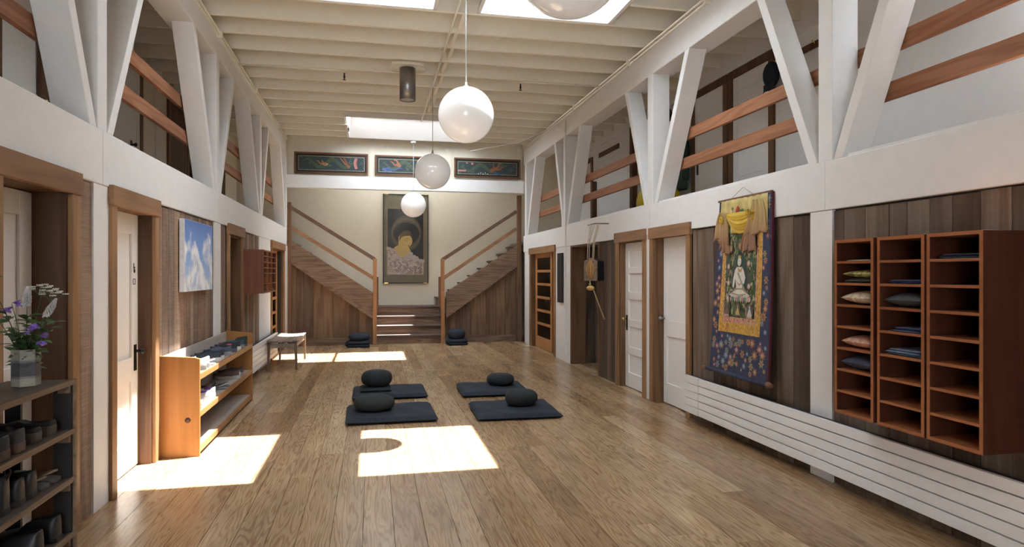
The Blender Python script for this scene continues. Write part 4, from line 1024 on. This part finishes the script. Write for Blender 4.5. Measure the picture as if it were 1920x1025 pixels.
for lab,y,z,c in (('dark folded cloth in the top far pigeonhole of the small box',10.30,1.741,(.02,.025,.035)),('blue folded cloth in the second row of the small box',9.93,1.661,(.04,.06,.16)),('dark cloth in the third row, far column of the small box',10.30,1.585,(.02,.02,.03)),
   ('grey-blue cloth in the bottom near pigeonhole of the small box',9.55,1.251,(.05,.07,.09)),('purplish folded cloth in the bottom far pigeonhole of the small box',10.30,1.251,(.08,.07,.10))):
    cloth(lab,-1.555,y,z,.26,.22,.05,c,seed=int(y*100)%17,group=gP)

# ---------------- bench ----------------
bn=thing('bench','low weathered wooden bench with a slatted dished seat by the left radiator','bench',(-1.365,11.40,0))
mb=MB(); 
for i in range(6):
    a=-.225+.075*i+.002; b_=a+.071; mb.add([],[],M['bench'])
    def f(u,v,a=a,b_=b_): x=a+(b_-a)*u; return (x,-.70+1.40*v,.43+.018*(x/.225)**2+.006*math.cos(v*6))
    mb.grid(f,2,12,M['bench'])
mb.build('seat',None,bn,solid=.022)
for s_ in (-1,1): MB().box(-.20,.20,s_*.66-.012,s_*.66+.012,.345,.412).build('apron',M['bench'],bn,bevel=.003); MB().box(s_*.19-.012,s_*.19+.012,-.645,.645,.345,.412).build('apron',M['bench'],bn,bevel=.003)
for sx_ in (-1,1):
    for sy_ in (-1,1):
        x,y=sx_*.197,sy_*.66; w=.022; w2_=.015; dx=sx_*.012
        MB().hexa([(x+dx-w2_,y-w2_,0),(x+dx+w2_,y-w2_,0),(x+dx+w2_,y+w2_,0),(x+dx-w2_,y+w2_,0)],[(x-w,y-w,.425),(x+w,y-w,.425),(x+w,y+w,.425),(x-w,y+w,.425)]).build('leg',M['benchleg'],bn,bevel=.003)

# ---------------- radiators ----------------
def radiator(label,X,s,y0,y1,z0,z1,n,cap=None,back=None):
    t=thing('radiator',label,'radiator',(X,(y0+y1)/2,z0)); h=(z1-z0)/n
    def q(mb,nm,m,**k): o=mb.build(nm,m,t,**k); o.location=-t.location; return o
    for i in range(n): q(B(X,X-s*.03,y0,y1 if cap is None else cap-.004,z0+h*i+.004,z0+h*(i+1)-.004),'fin',M['radiator'],bevel=.003)
    q(B(X-s*.031,X-s*.06,y0+.01,y1-.01,z0+.005,z1-.005),'back_plate',flat((.03,.03,.03),.7))
    if cap:
        for i in range(n): q(B(X+s*.003,X-s*.03,cap,y1,z0+h*i+.002,z0+h*(i+1)-.002),'end_cap',M['radiator'],bevel=.002)
    k=0
    y=y0+.3
    while y<y1: q(B(X-s*.0605,back,y-.03,y+.03,z1-.12,z1-.08),'wall_bracket',M['steel']); y+=1.4
    return t
radiator('long white slatted radiator along the foot of the right wall',3.12,-1,.8,6.215,.10,.472,5,cap=5.93,back=XR+.007)
radiator('white slatted radiator on the left wall behind the bench',-1.60,1,8.40,12.0,.12,.49,5,back=XL+.001)

# ---------------- three redwood cubbies on the right ----------------
def pillow(mb_,w,d,h,seed=1):
    q=random.Random(seed); a,b_=q.uniform(0,6),q.uniform(0,6)
    def pt(u,v,s_):
        x=u*2-1;y=v*2-1; e=max(0,(1-abs(x)**2.6)*(1-abs(y)**2.6))**.55; pin=1-.07*(1-abs(y)**1.5)*abs(x)**3; pin2=1-.07*(1-abs(x)**1.5)*abs(y)**3
        wr=.05*math.sin(7*x+5*y+a)*e
        return (x*w/2*pin,y*d/2*pin2,h/2+s_*h/2*e*(1+wr)*( 1 if s_>0 else .96))
    mb_.grid(lambda u,v:pt(u,v,1),20,20); b=MB().grid(lambda u,v:pt(u,v,-1),20,20); mb_.add(b.v,[f[::-1] for f in b.f],None,True); return mb_
gC='tall redwood cubbies on the right wall'
ZT,ZB=1.715,.605; PIT=(ZT-ZB-.012)/8
def cubby(label,y0,y1):
    X0,X1=2.935,XR+.006; t=thing('cubby_shelf',label,'cubby',((X0+X1)/2,(y0+y1)/2,ZB),0,gC)
    def q(mb,nm,m,**k): o=mb.build(nm,m,t,**k); o.location=-t.location; return o
    w=.019
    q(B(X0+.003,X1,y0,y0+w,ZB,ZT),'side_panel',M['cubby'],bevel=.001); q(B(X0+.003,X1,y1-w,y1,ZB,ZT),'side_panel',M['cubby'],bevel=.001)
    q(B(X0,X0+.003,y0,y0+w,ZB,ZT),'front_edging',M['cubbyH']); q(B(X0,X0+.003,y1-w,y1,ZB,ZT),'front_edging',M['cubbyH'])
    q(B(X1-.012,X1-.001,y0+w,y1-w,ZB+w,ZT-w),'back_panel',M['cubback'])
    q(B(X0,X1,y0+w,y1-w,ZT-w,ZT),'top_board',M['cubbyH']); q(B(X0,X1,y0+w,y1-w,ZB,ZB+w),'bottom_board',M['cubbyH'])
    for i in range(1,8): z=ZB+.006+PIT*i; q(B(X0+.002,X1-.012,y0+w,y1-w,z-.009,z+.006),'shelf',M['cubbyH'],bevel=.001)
    return t
cubby('left one of the three tall redwood cubbies, holding bright pillows',3.412,3.748)
cubby('middle one of the three tall redwood cubbies, holding dark cloths',3.040,3.380)
cubby('right one of the three tall redwood cubbies, nearly empty',2.687,3.022)
zs=lambda r:ZB+.013+PIT*(8-r)   # floor of compartment r counted from the top
gQ='pillows and cloths in the redwood cubbies'
def pil(label,r,cy,col,w=.27,h=.075,seed=1,pattern=None,dz=0):
    t=thing('pillow',label,'pillow',(3.075,cy,zs(r)+dz),0,gQ)
    m=flat(col,.7,noise=.25)
    if pattern:
        m,nt,b=mat('brocade_%d'%seed); tc=N(nt,'ShaderNodeTexCoord'); v=N(nt,'ShaderNodeTexVoronoi'); v.inputs['Scale'].default_value=55; nt.links.new(tc.outputs['Object'],v.inputs['Vector'])
        n_=N(nt,'ShaderNodeTexNoise'); n_.inputs['Scale'].default_value=28; n_.inputs['Detail'].default_value=3; nt.links.new(tc.outputs['Object'],n_.inputs['Vector'])
        r_=N(nt,'ShaderNodeValToRGB'); nt.links.new(n_.outputs['Fac'],r_.inputs[0]); r_.color_ramp.elements[0].position=.47; r_.color_ramp.elements[1].position=.53; r_.color_ramp.elements[0].color=tuple(col)+(1,); r_.color_ramp.elements[1].color=tuple(pattern)+(1,)
        nt.links.new(r_.outputs[0],b.inputs['Base Color']); b.inputs['Roughness'].default_value=.45
    pillow(MB(),.25,w,h,seed).build('cover',m,t,solid=0); return t
yA,yB_,yC=3.58,3.21,2.855
cloth('pale sheets of paper in the top compartment of the left cubby',3.06,yA-.02,zs(1),.20,.24,.006,(.55,.5,.42),name='paper_sheet',n=1,group=gQ)
pil('gold patterned pillow in the second compartment of the left cubby',2,yA-.01,(.42,.36,.10),h=.055,seed=2,pattern=(.12,.10,.035),dz=.028)
cloth('dark green folded cloth under the gold pillow',3.07,yA-.01,zs(2),.24,.24,.026,(.05,.06,.03),seed=5,group=gQ)
pil('cream brocade pillow in the third compartment of the left cubby',3,yA,(.62,.52,.36),h=.085,seed=3,pattern=(.42,.30,.18))
pil('salmon patterned pillow in the fifth compartment of the left cubby',5,yA,(.60,.34,.22),h=.08,seed=4,pattern=(.42,.20,.13))
pil('navy pillow in the sixth compartment of the left cubby',6,yA,(.035,.045,.075),w=.285,h=.09,seed=6)
cloth('thin blue folded cloth in the second compartment of the middle cubby',3.07,yB_-.02,zs(2),.24,.24,.022,(.06,.08,.17),seed=7,group=gQ)
pil('charcoal pillow in the third compartment of the middle cubby',3,yB_,(.045,.05,.055),w=.285,h=.085,seed=7)
cloth('blue crumpled cloth in the fourth compartment of the middle cubby',3.07,yB_-.03,zs(4),.20,.24,.026,(.06,.08,.16),seed=9,group=gQ)
cloth('slate blue folded cloth in the fifth compartment of the middle cubby',3.07,yB_-.01,zs(5),.26,.25,.036,(.11,.14,.20),seed=12,group=gQ)
cloth('dark flat cloth in the top compartment of the right cubby',3.07,yC-.01,zs(1),.26,.25,.024,(.035,.05,.075),seed=15,group=gQ)

# ---------------- thangka ----------------
th=thing('hanging_scroll','blue floral hanging scroll with yellow silk drapes on the right wall','tapestry',(3.19,5.25,.6))
YT0,YT1,YL0,YL1,ZT_,ZL_=4.84,5.67,4.79,5.72,2.175,.60
XT_,XB_=3.205,3.125
def t3(u,v,l):
    v=max(0,v)
    """u 0 left(+y) .. 1 right(-y), v 0 bottom .. 1 top"""
    y=(YL1+(YT1-YL1)*v)*(1-u)+(YL0+(YT0-YL0)*v)*u; x=XB_+(XT_-XB_)*(v**.8); wv=.004*math.sin(u*9+v*5)
    return (x-th.location.x-l-wv,y-th.location.y,ZL_+(ZT_-ZL_)*v-th.location.z)
navy_=flat((.032,.038,.078),.75,noise=.25)
MB().grid(lambda u,v:t3(u,v,0),16,24).build('backing_cloth',navy_,th,solid=.004)
MB().prism([t3(1,v,.0) for v in (0,.25,.5,.75,1)]+[tuple(Vector(t3(1,v,0))+Vector((.02,.0,0))) for v in (1,.75,.5,.25,0)],(0,-.012,0)).build('side_lining',flat((.10,.018,.03),.8),th)
def subpoly(A,pts,c,l):
    A.poly(pts,c,l)
# grid-following patches for the larger areas
def patch(u0,u1,v0,v1,l,m,nm,solid=.001): return MB().grid(lambda u,v:t3(u0+(u1-u0)*u,v0+(v1-v0)*v,l),12,16).build(nm,m,th)
orange=flat((.52,.29,.055),.6,noise=.3,scale=40); pink_=flat((.50,.26,.16),.6,noise=.35,scale=50); green_=flat((.05,.075,.035),.6,noise=.5,scale=25)
def base(A,u0,u1,v0,v1,l,m): A.mb.grid(lambda u,v:t3(u0+(u1-u0)*u,v0+(v1-v0)*v,l),12,16,m)
q=random.Random(5)
A=Art(t3); base(A,.004,.996,.004,.996,.0028,navy_)
def flo(u,v,r,c1,c2,petals=8,l=.0033,asp=.57):
    pts=[]
    for i in range(petals*2):
        a=math.pi*i/petals; rr2=r if i%2==0 else r*.55; pts.append((u+math.cos(a)*rr2,v+math.sin(a)*rr2*asp))
    A.poly(pts,c1,l); A.poly(ell(u,v,r*.38,r*.38*asp,10),c2,l+.0006)
def inside_border(u,v,m=.02): return .13-m<u<.865+m and v>.235-m
cols_=[((.16,.27,.38),(.42,.40,.30)),((.36,.16,.10),(.50,.38,.2)),((.30,.27,.22),(.15,.2,.3)),((.42,.28,.10),(.3,.08,.08)),((.28,.09,.16),(.5,.4,.3)),((.33,.33,.16),(.4,.15,.1))]
pl=[]
while len(pl)<96:
    u,v=q.uniform(.04,.96),q.uniform(.03,.97)
    if inside_border(u,v): continue
    if any(abs(u-a)<.055 and abs(v-b_)<.028 for a,b_ in pl) : 
        if q.random()<.9: continue
    pl.append((u,v)); c=q.choice(cols_)
    flo(u,v,q.uniform(.025,.056),tuple(a*.72 for a in c[0]),tuple(a*.8 for a in c[1]),q.choice((6,8,9)))
    for k in range(3):
        a=q.uniform(0,6.28); A.ribbon([(u+math.cos(a)*.03,v+math.sin(a)*.016),(u+math.cos(a)*.055,v+math.sin(a)*.034-.006)],[.018,.006],q.choice(((.13,.24,.30),(.30,.29,.13),(.14,.2,.13))))
    A.n=0
A.mb.build('embroidery',None,th)
# border scrolls
A=Art(t3); base(A,.13,.865,.235,.95,.0034,orange); base(A,.195,.80,.29,.93,.0045,pink_)
for i in range(90):
    side=q.random()
    if side<.35: u,v=q.uniform(.14,.19),q.uniform(.25,.92)
    elif side<.7: u,v=q.uniform(.805,.86),q.uniform(.25,.92)
    else: u,v=q.uniform(.14,.86),q.uniform(.24,.285)
    A.poly(ell(u,v,.010,.005,8,rot=q.uniform(0,3)),q.choice(((.62,.42,.12),(.30,.10,.05),(.20,.16,.10))),.0045)
for i in range(60):
    u,v=q.choice((q.uniform(.20,.21),q.uniform(.78,.795))),q.uniform(.3,.9)
    if i>35: u,v=q.uniform(.22,.78),q.uniform(.295,.32)
    A.poly(ell(u,v,.009,.006,8),q.choice(((.22,.08,.10),(.60,.40,.3),(.25,.25,.2))),.0055)
A.mb.build('orange_border',None,th)
# the painted figure: generic seated figure with halo, lotus and attendants
A=Art(t3); base(A,.215,.775,.325,.92,.006,green_)
for i in range(420):
    u,v=q.uniform(.225,.765),q.uniform(.335,.90); A.poly(ell(u,v,q.uniform(.008,.024),q.uniform(.004,.011),7,rot=q.uniform(0,3)),q.choice(((.16,.22,.07),(.035,.07,.035),(.34,.32,.18),(.05,.12,.09),(.32,.16,.13),(.40,.37,.24))),.0066)
L0=.0072
def P(pts,c):
    global L0
    L0+=.00025
    if max(p[1] for p in pts)>.47: pts=[((u-.5)*.86+.5,.45+(v-.535)*.79) for u,v in pts]
    else: pts=[(u,v-.02) for u,v in pts]
    A.poly(pts,c,L0)
P(ell(.5,.655,.19,.135,30),(.085,.075,.07)); P(ell(.5,.655,.165,.12,30),(.035,.05,.04))
P(ell(.49,.775,.115,.067,26),(.05,.10,.075)); P(ell(.49,.775,.095,.055,26),(.025,.065,.05)); 
wht=(.62,.58,.50)
P([(.27,.535),(.33,.52),(.5,.512),(.66,.52),(.72,.535),(.66,.555),(.5,.56),(.33,.555)],(.55,.48,.44))
P([(.31,.545),(.40,.585),(.45,.60),(.56,.60),(.62,.58),(.68,.545),(.5,.53)],(.30,.22,.15)); P([(.34,.55),(.45,.575),(.56,.575),(.65,.55),(.5,.54)],wht)
P([(.43,.585),(.40,.66),(.39,.715),(.43,.735),(.545,.735),(.585,.71),(.57,.65),(.56,.585)],wht)
P([(.39,.715),(.355,.655),(.34,.595),(.375,.585),(.40,.645),(.43,.70)],wht); P([(.585,.71),(.625,.66),(.60,.615),(.56,.62),(.575,.66),(.55,.70)],wht)
P(ell(.487,.772,.042,.031,18),wht); P([(.445,.79),(.46,.83),(.487,.845),(.515,.83),(.53,.79),(.487,.805)],(.035,.03,.035)); P([(.45,.80),(.47,.822),(.487,.812),(.505,.822),(.525,.80),(.487,.796)],(.45,.33,.10))
P([(.44,.735),(.48,.70),(.53,.70),(.56,.735),(.51,.715)],(.40,.26,.10)); P([(.41,.64),(.5,.60),(.58,.63),(.5,.615)],(.42,.22,.15)); P([(.45,.69),(.60,.575),(.62,.585),(.47,.70)],(.25,.30,.22))
for u in (.475,.50): P(ell(u,.775,.006,.002,6),(.05,.03,.03))
P(rect(.481,.495,.757,.76),(.4,.1,.1))
for i in range(9): P([(.30+.045*i,.505),(.322+.045*i,.535),(.345+.045*i,.505),(.322+.045*i,.482)],((.45,.25,.28),(.12,.25,.20),(.50,.42,.2))[i%3])
for cx_,cy_,s_,cc_ in ((.285,.385,.75,(.16,.10,.08)),(.71,.385,.75,(.50,.47,.42)),(.5,.39,.6,(.50,.36,.12))):
    P(ell(cx_,cy_,.075*s_,.055*s_,18),(.20,.12,.07)); P(ell(cx_,cy_,.06*s_,.045*s_,18),(.05,.07,.08))
    P([(cx_-.055*s_,cy_-.035*s_),(cx_+.055*s_,cy_-.035*s_),(cx_+.02*s_,cy_+.015*s_),(cx_-.02*s_,cy_+.015*s_)],cc_); P(ell(cx_,cy_+.028*s_,.017*s_,.013*s_,10),cc_)
    P([(cx_-.07*s_,cy_-.05*s_),(cx_+.07*s_,cy_-.05*s_),(cx_+.05*s_,cy_-.035*s_),(cx_-.05*s_,cy_-.035*s_)],(.42,.30,.25))
for cx_,cy_ in ((.30,.87),(.5,.885),(.70,.87)): P(ell(cx_,cy_,.05,.033,14),(.12,.10,.05)); P(ell(cx_,cy_,.022,.022,10),(.40,.22,.12))
for cx_,cy_ in ((.27,.62),(.72,.60),(.26,.74),(.70,.76),(.27,.51),(.74,.51)): P(ell(cx_,cy_,.032,.02,12),(.45,.28,.27)); P(ell(cx_,cy_,.016,.01,10),(.55,.48,.38))
A.mb.build('painting',None,th)
# silk veil
m_,nt,b=mat('veil_silk'); tc=N(nt,'ShaderNodeTexCoord'); sx=N(nt,'ShaderNodeSeparateXYZ'); nt.links.new(tc.outputs['Object'],sx.inputs[0])
mr=N(nt,'ShaderNodeMapRange'); nt.links.new(sx.outputs['Z'],mr.inputs[0]); mr.inputs[1].default_value=1.18; mr.inputs[2].default_value=1.5
cr=N(nt,'ShaderNodeValToRGB'); nt.links.new(mr.outputs[0],cr.inputs[0]); cr.color_ramp.elements[0].color=(.34,.17,.085,1); cr.color_ramp.elements[1].color=(.52,.38,.13,1); e_=cr.color_ramp.elements.new(.45); e_.color=(.47,.31,.14,1)
nt.links.new(cr.outputs[0],b.inputs['Base Color']); b.inputs['Roughness'].default_value=.38; b.inputs['Sheen Weight'].default_value=.3
silk=m_; yel=flat((.62,.42,.055),.38,noise=.12,scale=8); pale=flat((.55,.44,.17),.4,noise=.2,scale=12)
def veil(fn,nu,nv,m,nm): return MB().grid(fn,nu,nv,m).build(nm,None,th,solid=.003)
veil(lambda u,v:t3(.06+.9*u,.80+.195*v,.012+.007*math.sin(u*22)*(1-v)+.004*math.sin(u*50)),48,8,pale,'valance')
A=Art(t3)
for pts,c in (([(.40,.93),(.43,.955),(.47,.94),(.45,.92),(.50,.905),(.46,.90),(.44,.88),(.41,.90),(.37,.905),(.40,.92)],(.32,.05,.04)),([(.47,.925),(.53,.935),(.56,.92),(.50,.915)],(.12,.16,.05)),([(.36,.945),(.31,.95),(.33,.93)],(.12,.16,.05))): A.poly(pts,c,.0235)
A.mb.build('valance_flower',None,th)
def swag(u,v,c0=.22,c1=.80,dep=.095,top=.925):
    x=c0+(c1-c0)*u; d=4*u*(1-u); z=top-.01-v*(.02+dep*d)-.008*math.sin(v*26)*d
    return t3(x,z,.024+.018*d*math.sin(math.pi*min(1,v+.15))+.006*math.sin(v*38))
veil(swag,28,30,yel,'swag')
def tail(cu,hw0,hw1,vt,vb,ph,side):
    def f(u,v):
        w=hw0+(hw1-hw0)*v**.7; x=cu+(u*2-1)*w+side*.012*math.sin(v*5); z=vt+(vb-vt)*v-.012*math.cos(u*12+ph)*(v)+.02*side*(u-.5)*v
        return t3(x,z,.026+.018*math.cos((u*2-1)*math.pi*2.4+ph)*(.3+.7*v)+.008*math.sin(u*31+ph))
    return f
veil(tail(.13,.05,.135,.93,.76,.5,-1),36,16,silk,'left_drape')
veil(tail(.20,.04,.085,.92,.695,2.0,-1),30,16,silk,'left_drape_tail')
veil(tail(.80,.07,.17,.97,.79,1.2,1),40,16,silk,'right_drape')
veil(tail(.66,.05,.13,.92,.70,3.0,1),36,16,silk,'right_drape_tail')
def knotf(cx_,cy_): 
    mb=MB(); c=t3(cx_,cy_,.05)
    for k in range(9):
        a=k*.7; r_=.028; mb.tube([(c[0]-.012,c[1]+math.cos(a+t)*r_*(1-.07*k),c[2]+math.sin(a+t)*r_*(1-.07*k)*1.2) for t in (0,.6,1.2,1.8)],.009,6,yel)
    mb.build('rosette',None,th)
knotf(.18,.875); knotf(.70,.90)
# rods and cord
yl0,yl1=4.75-5.25,5.79-5.25
MB().tube([(XB_-3.19,yl0,-.0),(XB_-3.19,yl1,-.0)],.019,12).build('bottom_rod',navy_,th)
for y_,s_ in ((yl0,-1),(yl1,1)): MB().lathe([(.001,-.03),(.018,-.03),(.021,0),(.026,.015),(.026,.03),(.018,.04),(.001,.042)],(0,0,0),16,axis='Y').build('rod_knob',M['newdark'],th).location=(XB_-3.19,y_,0)
MB().box(.004,.02,YT0-5.25-.01,YT1-5.25+.01,ZT_-.6-.01,ZT_-.6+.008).build('top_rod',M['newdark'],th)
MB().tube([(.012,.20,1.585),(.022,.03,1.665),(.012,-.14,1.585)],.0025,5).build('hanging_cord',M['rope'],th)

# ---------------- hanging box with gold tassel by the alcove ----------------
hb=thing('hanging_box','peaked wooden box with straw tassel hung by white cords beside the alcove','wall ornament',(3.02,8.62,1.40),.62)
pr_=[(-.0,0),(.0,.26)]
mb=MB(); w=.165; 
mb.prism([(-.07,w,.0),(-.07,-w*.35,.0),(-.07,-w*.35,.27),(-.07,w*.32,.32),(-.07,w,.27)],(.005,0,0),flat((.20,.14,.10),.7,noise=.3))
mb.build('front_panel',None,hb)
MB().prism([(-.065,-w*.35,.0),(.085,-w*.35,.0),(.085,-w*.35,.25),(-.065,-w*.35,.27)],(0,-.004,0)).prism([(-.065,w-.004,.0),(.085,w-.004,.0),(.085,w-.004,.25),(-.065,w-.004,.27)],(0,.004,0)).build('side_panel',M['black'],hb)
MB().prism([(-.065,w,.0),(-.065,-w*.35,0),(-.065,-w*.35,.27),(-.065,w*.32,.32),(-.065,w,.27)],(.15,0,0)).build('body',M['shelfdark'],hb)
mb=MB()
for i in range(26):
    y=.05+.13*math.sin(i*1.7)*.6; mb.tube([(-.074,.05+y*.12,.29),(-.083,.05+(y-.05)*.9,.18),(-.076,.05+(y-.05)*.5,.03)],.004,5,flat((.45,.24,.08),.7))
mb.build('straw_tassel',None,hb)
mb=MB()
for y in (.02,.08,.0,.11): mb.tube([(-.07,y,.3),(-.03,y+.015,.55),(.03,y-.01,.76)],.006,6,M['rope'])
mb.tube([(-.02,-.03,.78),(-.06,.0,.55),(-.07,.05,.50),(-.06,.09,.56),(-.02,.1,.78)],.006,6,M['rope']); mb.build('cord',None,hb)
MB().tube([(.03,-.10,.785),(.0,.03,.79),(.03,.17,.775)],.009,6).tube([(.0,.03,.79),(.165,-.088,.79)],.009,6).build('hook_bar',M['steel'],hb)
MB().ball((-.075,.05,-.10),.062,16,sq=(.8,1,.55)).lathe([(.001,0),(.012,0),(.02,.03),(.001,.035)],(-.075,.06,-.07),10).build('gourd',flat((.50,.33,.10),.35),hb)
MB().tube([(-.075,.06,0),(-.075,.05,-.07)],.006,6).build('short_cord',M['rope'],hb)
MB().tube([(-.075,.0,-.13),(-.06,-.17,-.52)],[.008,.011],8).build('striker_stick',M['rope'] if 0 else flat((.38,.26,.13),.5),hb)

pq=thing('wall_plaque','tall narrow black plaque on the white wall beside the glazed door','plaque'); B(XR-.04,XR-.001,10.93,11.2,.995,1.855).build('board',M['black'],pq,bevel=.004)
ab=thing('alcove_shelf','small wooden ledge inside the dark alcove','shelf'); B(3.75,4.46,9.12,9.55,.86,.89).build('board',M['fir'],ab,bevel=.003); B(3.78,3.81,9.12,9.5,.72,.859).build('bracket',M['fir'],ab)

# ---------------- things on the upper walkways ----------------
bl=thing('exercise_ball','large yellow exercise ball on the right upper walkway','ball',(4.12,9.02,2.2+.33)); MB().ball((0,0,0),.33,40).build('body',flat((.72,.55,.02),.45,noise=.03),bl)
MB().lathe([(.012,0),(.012,.004),(.001,.005)],(0,0,.329),10).build('valve',M['white'],bl)
def jacket(label,x,y,ztop,h,w,col,s,group='jackets hung on the upper walkways',puffy=False):
    t=thing('jacket',label,'jacket',(x,y,ztop),0,group)
    def body(u,v):
        a=u*2*math.pi; ww=w*(.42+.58*min(1,v*2.2)**.6)*(1+.08*v); f=1+.10*math.sin(a*5+v*3)*v+(.05*math.sin(v*42) if puffy else 0)
        return (s*(.075+.06*math.cos(a)*f*(.5+.7*v)),ww/2*math.sin(a)*f,-h*v)
    MB().grid(body,40,26).build('body',flat(col,.6,noise=.25),t)
    for q_ in (-1,1):
        MB().tube([(s*.07,q_*w*.30,-.04),(s*.09,q_*w*.50,-h*.25),(s*.10,q_*w*.60,-h*.6),(s*.09,q_*w*.58,-h*.88)],[.05,.062,.055,.045],12).build('sleeve',flat(col,.6,noise=.25),t)
    MB().tube([(s*.02,-.06,.0),(s*.09,-.04,.03),(s*.12,0,.025),(s*.09,.04,.03),(s*.02,.06,.0)],.022,8).build('collar',flat(tuple(c*.7 for c in col),.6),t)
    return t
jacket('dark green jacket hung on the right upper wall above the yellow ball',4.545,9.07,3.66,.92,.42,(.025,.05,.04),-1)
jacket('dark navy coat hung on the left upper wall behind the middle brace',-2.945,12.0,3.68,1.15,.5,(.022,.035,.06),1)
jacket('black puffy jacket hung farther along the left upper walkway',XL-.27,9.00,2.92,.60,.30,(.015,.02,.025),-1,puffy=True)
cp=thing('cap','dark navy cap hung on the peg rail of the right upper wall','cap',(4.44,6.72,3.66)); MB().ball((0,0,.1),.13,20,sq=(.6,.9,1.15)).build('crown',flat((.012,.02,.035),.8),cp)
MB().grid(lambda u,v:(-.03-.05*math.sin(math.pi*u)*v,(u-.5)*.2,-.0-.10*v),10,6).build('brim',flat((.012,.02,.035),.8),cp,solid=.006)
cp=thing('cap','small dark hat on the right upper wall above the green jacket','cap',(4.46,9.45,3.86)); MB().ball((0,0,.08),.11,20,sq=(.6,.9,1)).build('crown',flat((.02,.035,.035),.8),cp)
MB().lathe([(.08,.03),(.15,.02),(.15,.026),(.08,.04)],(0,0,0),20).build('brim',flat((.02,.035,.035),.8),cp)
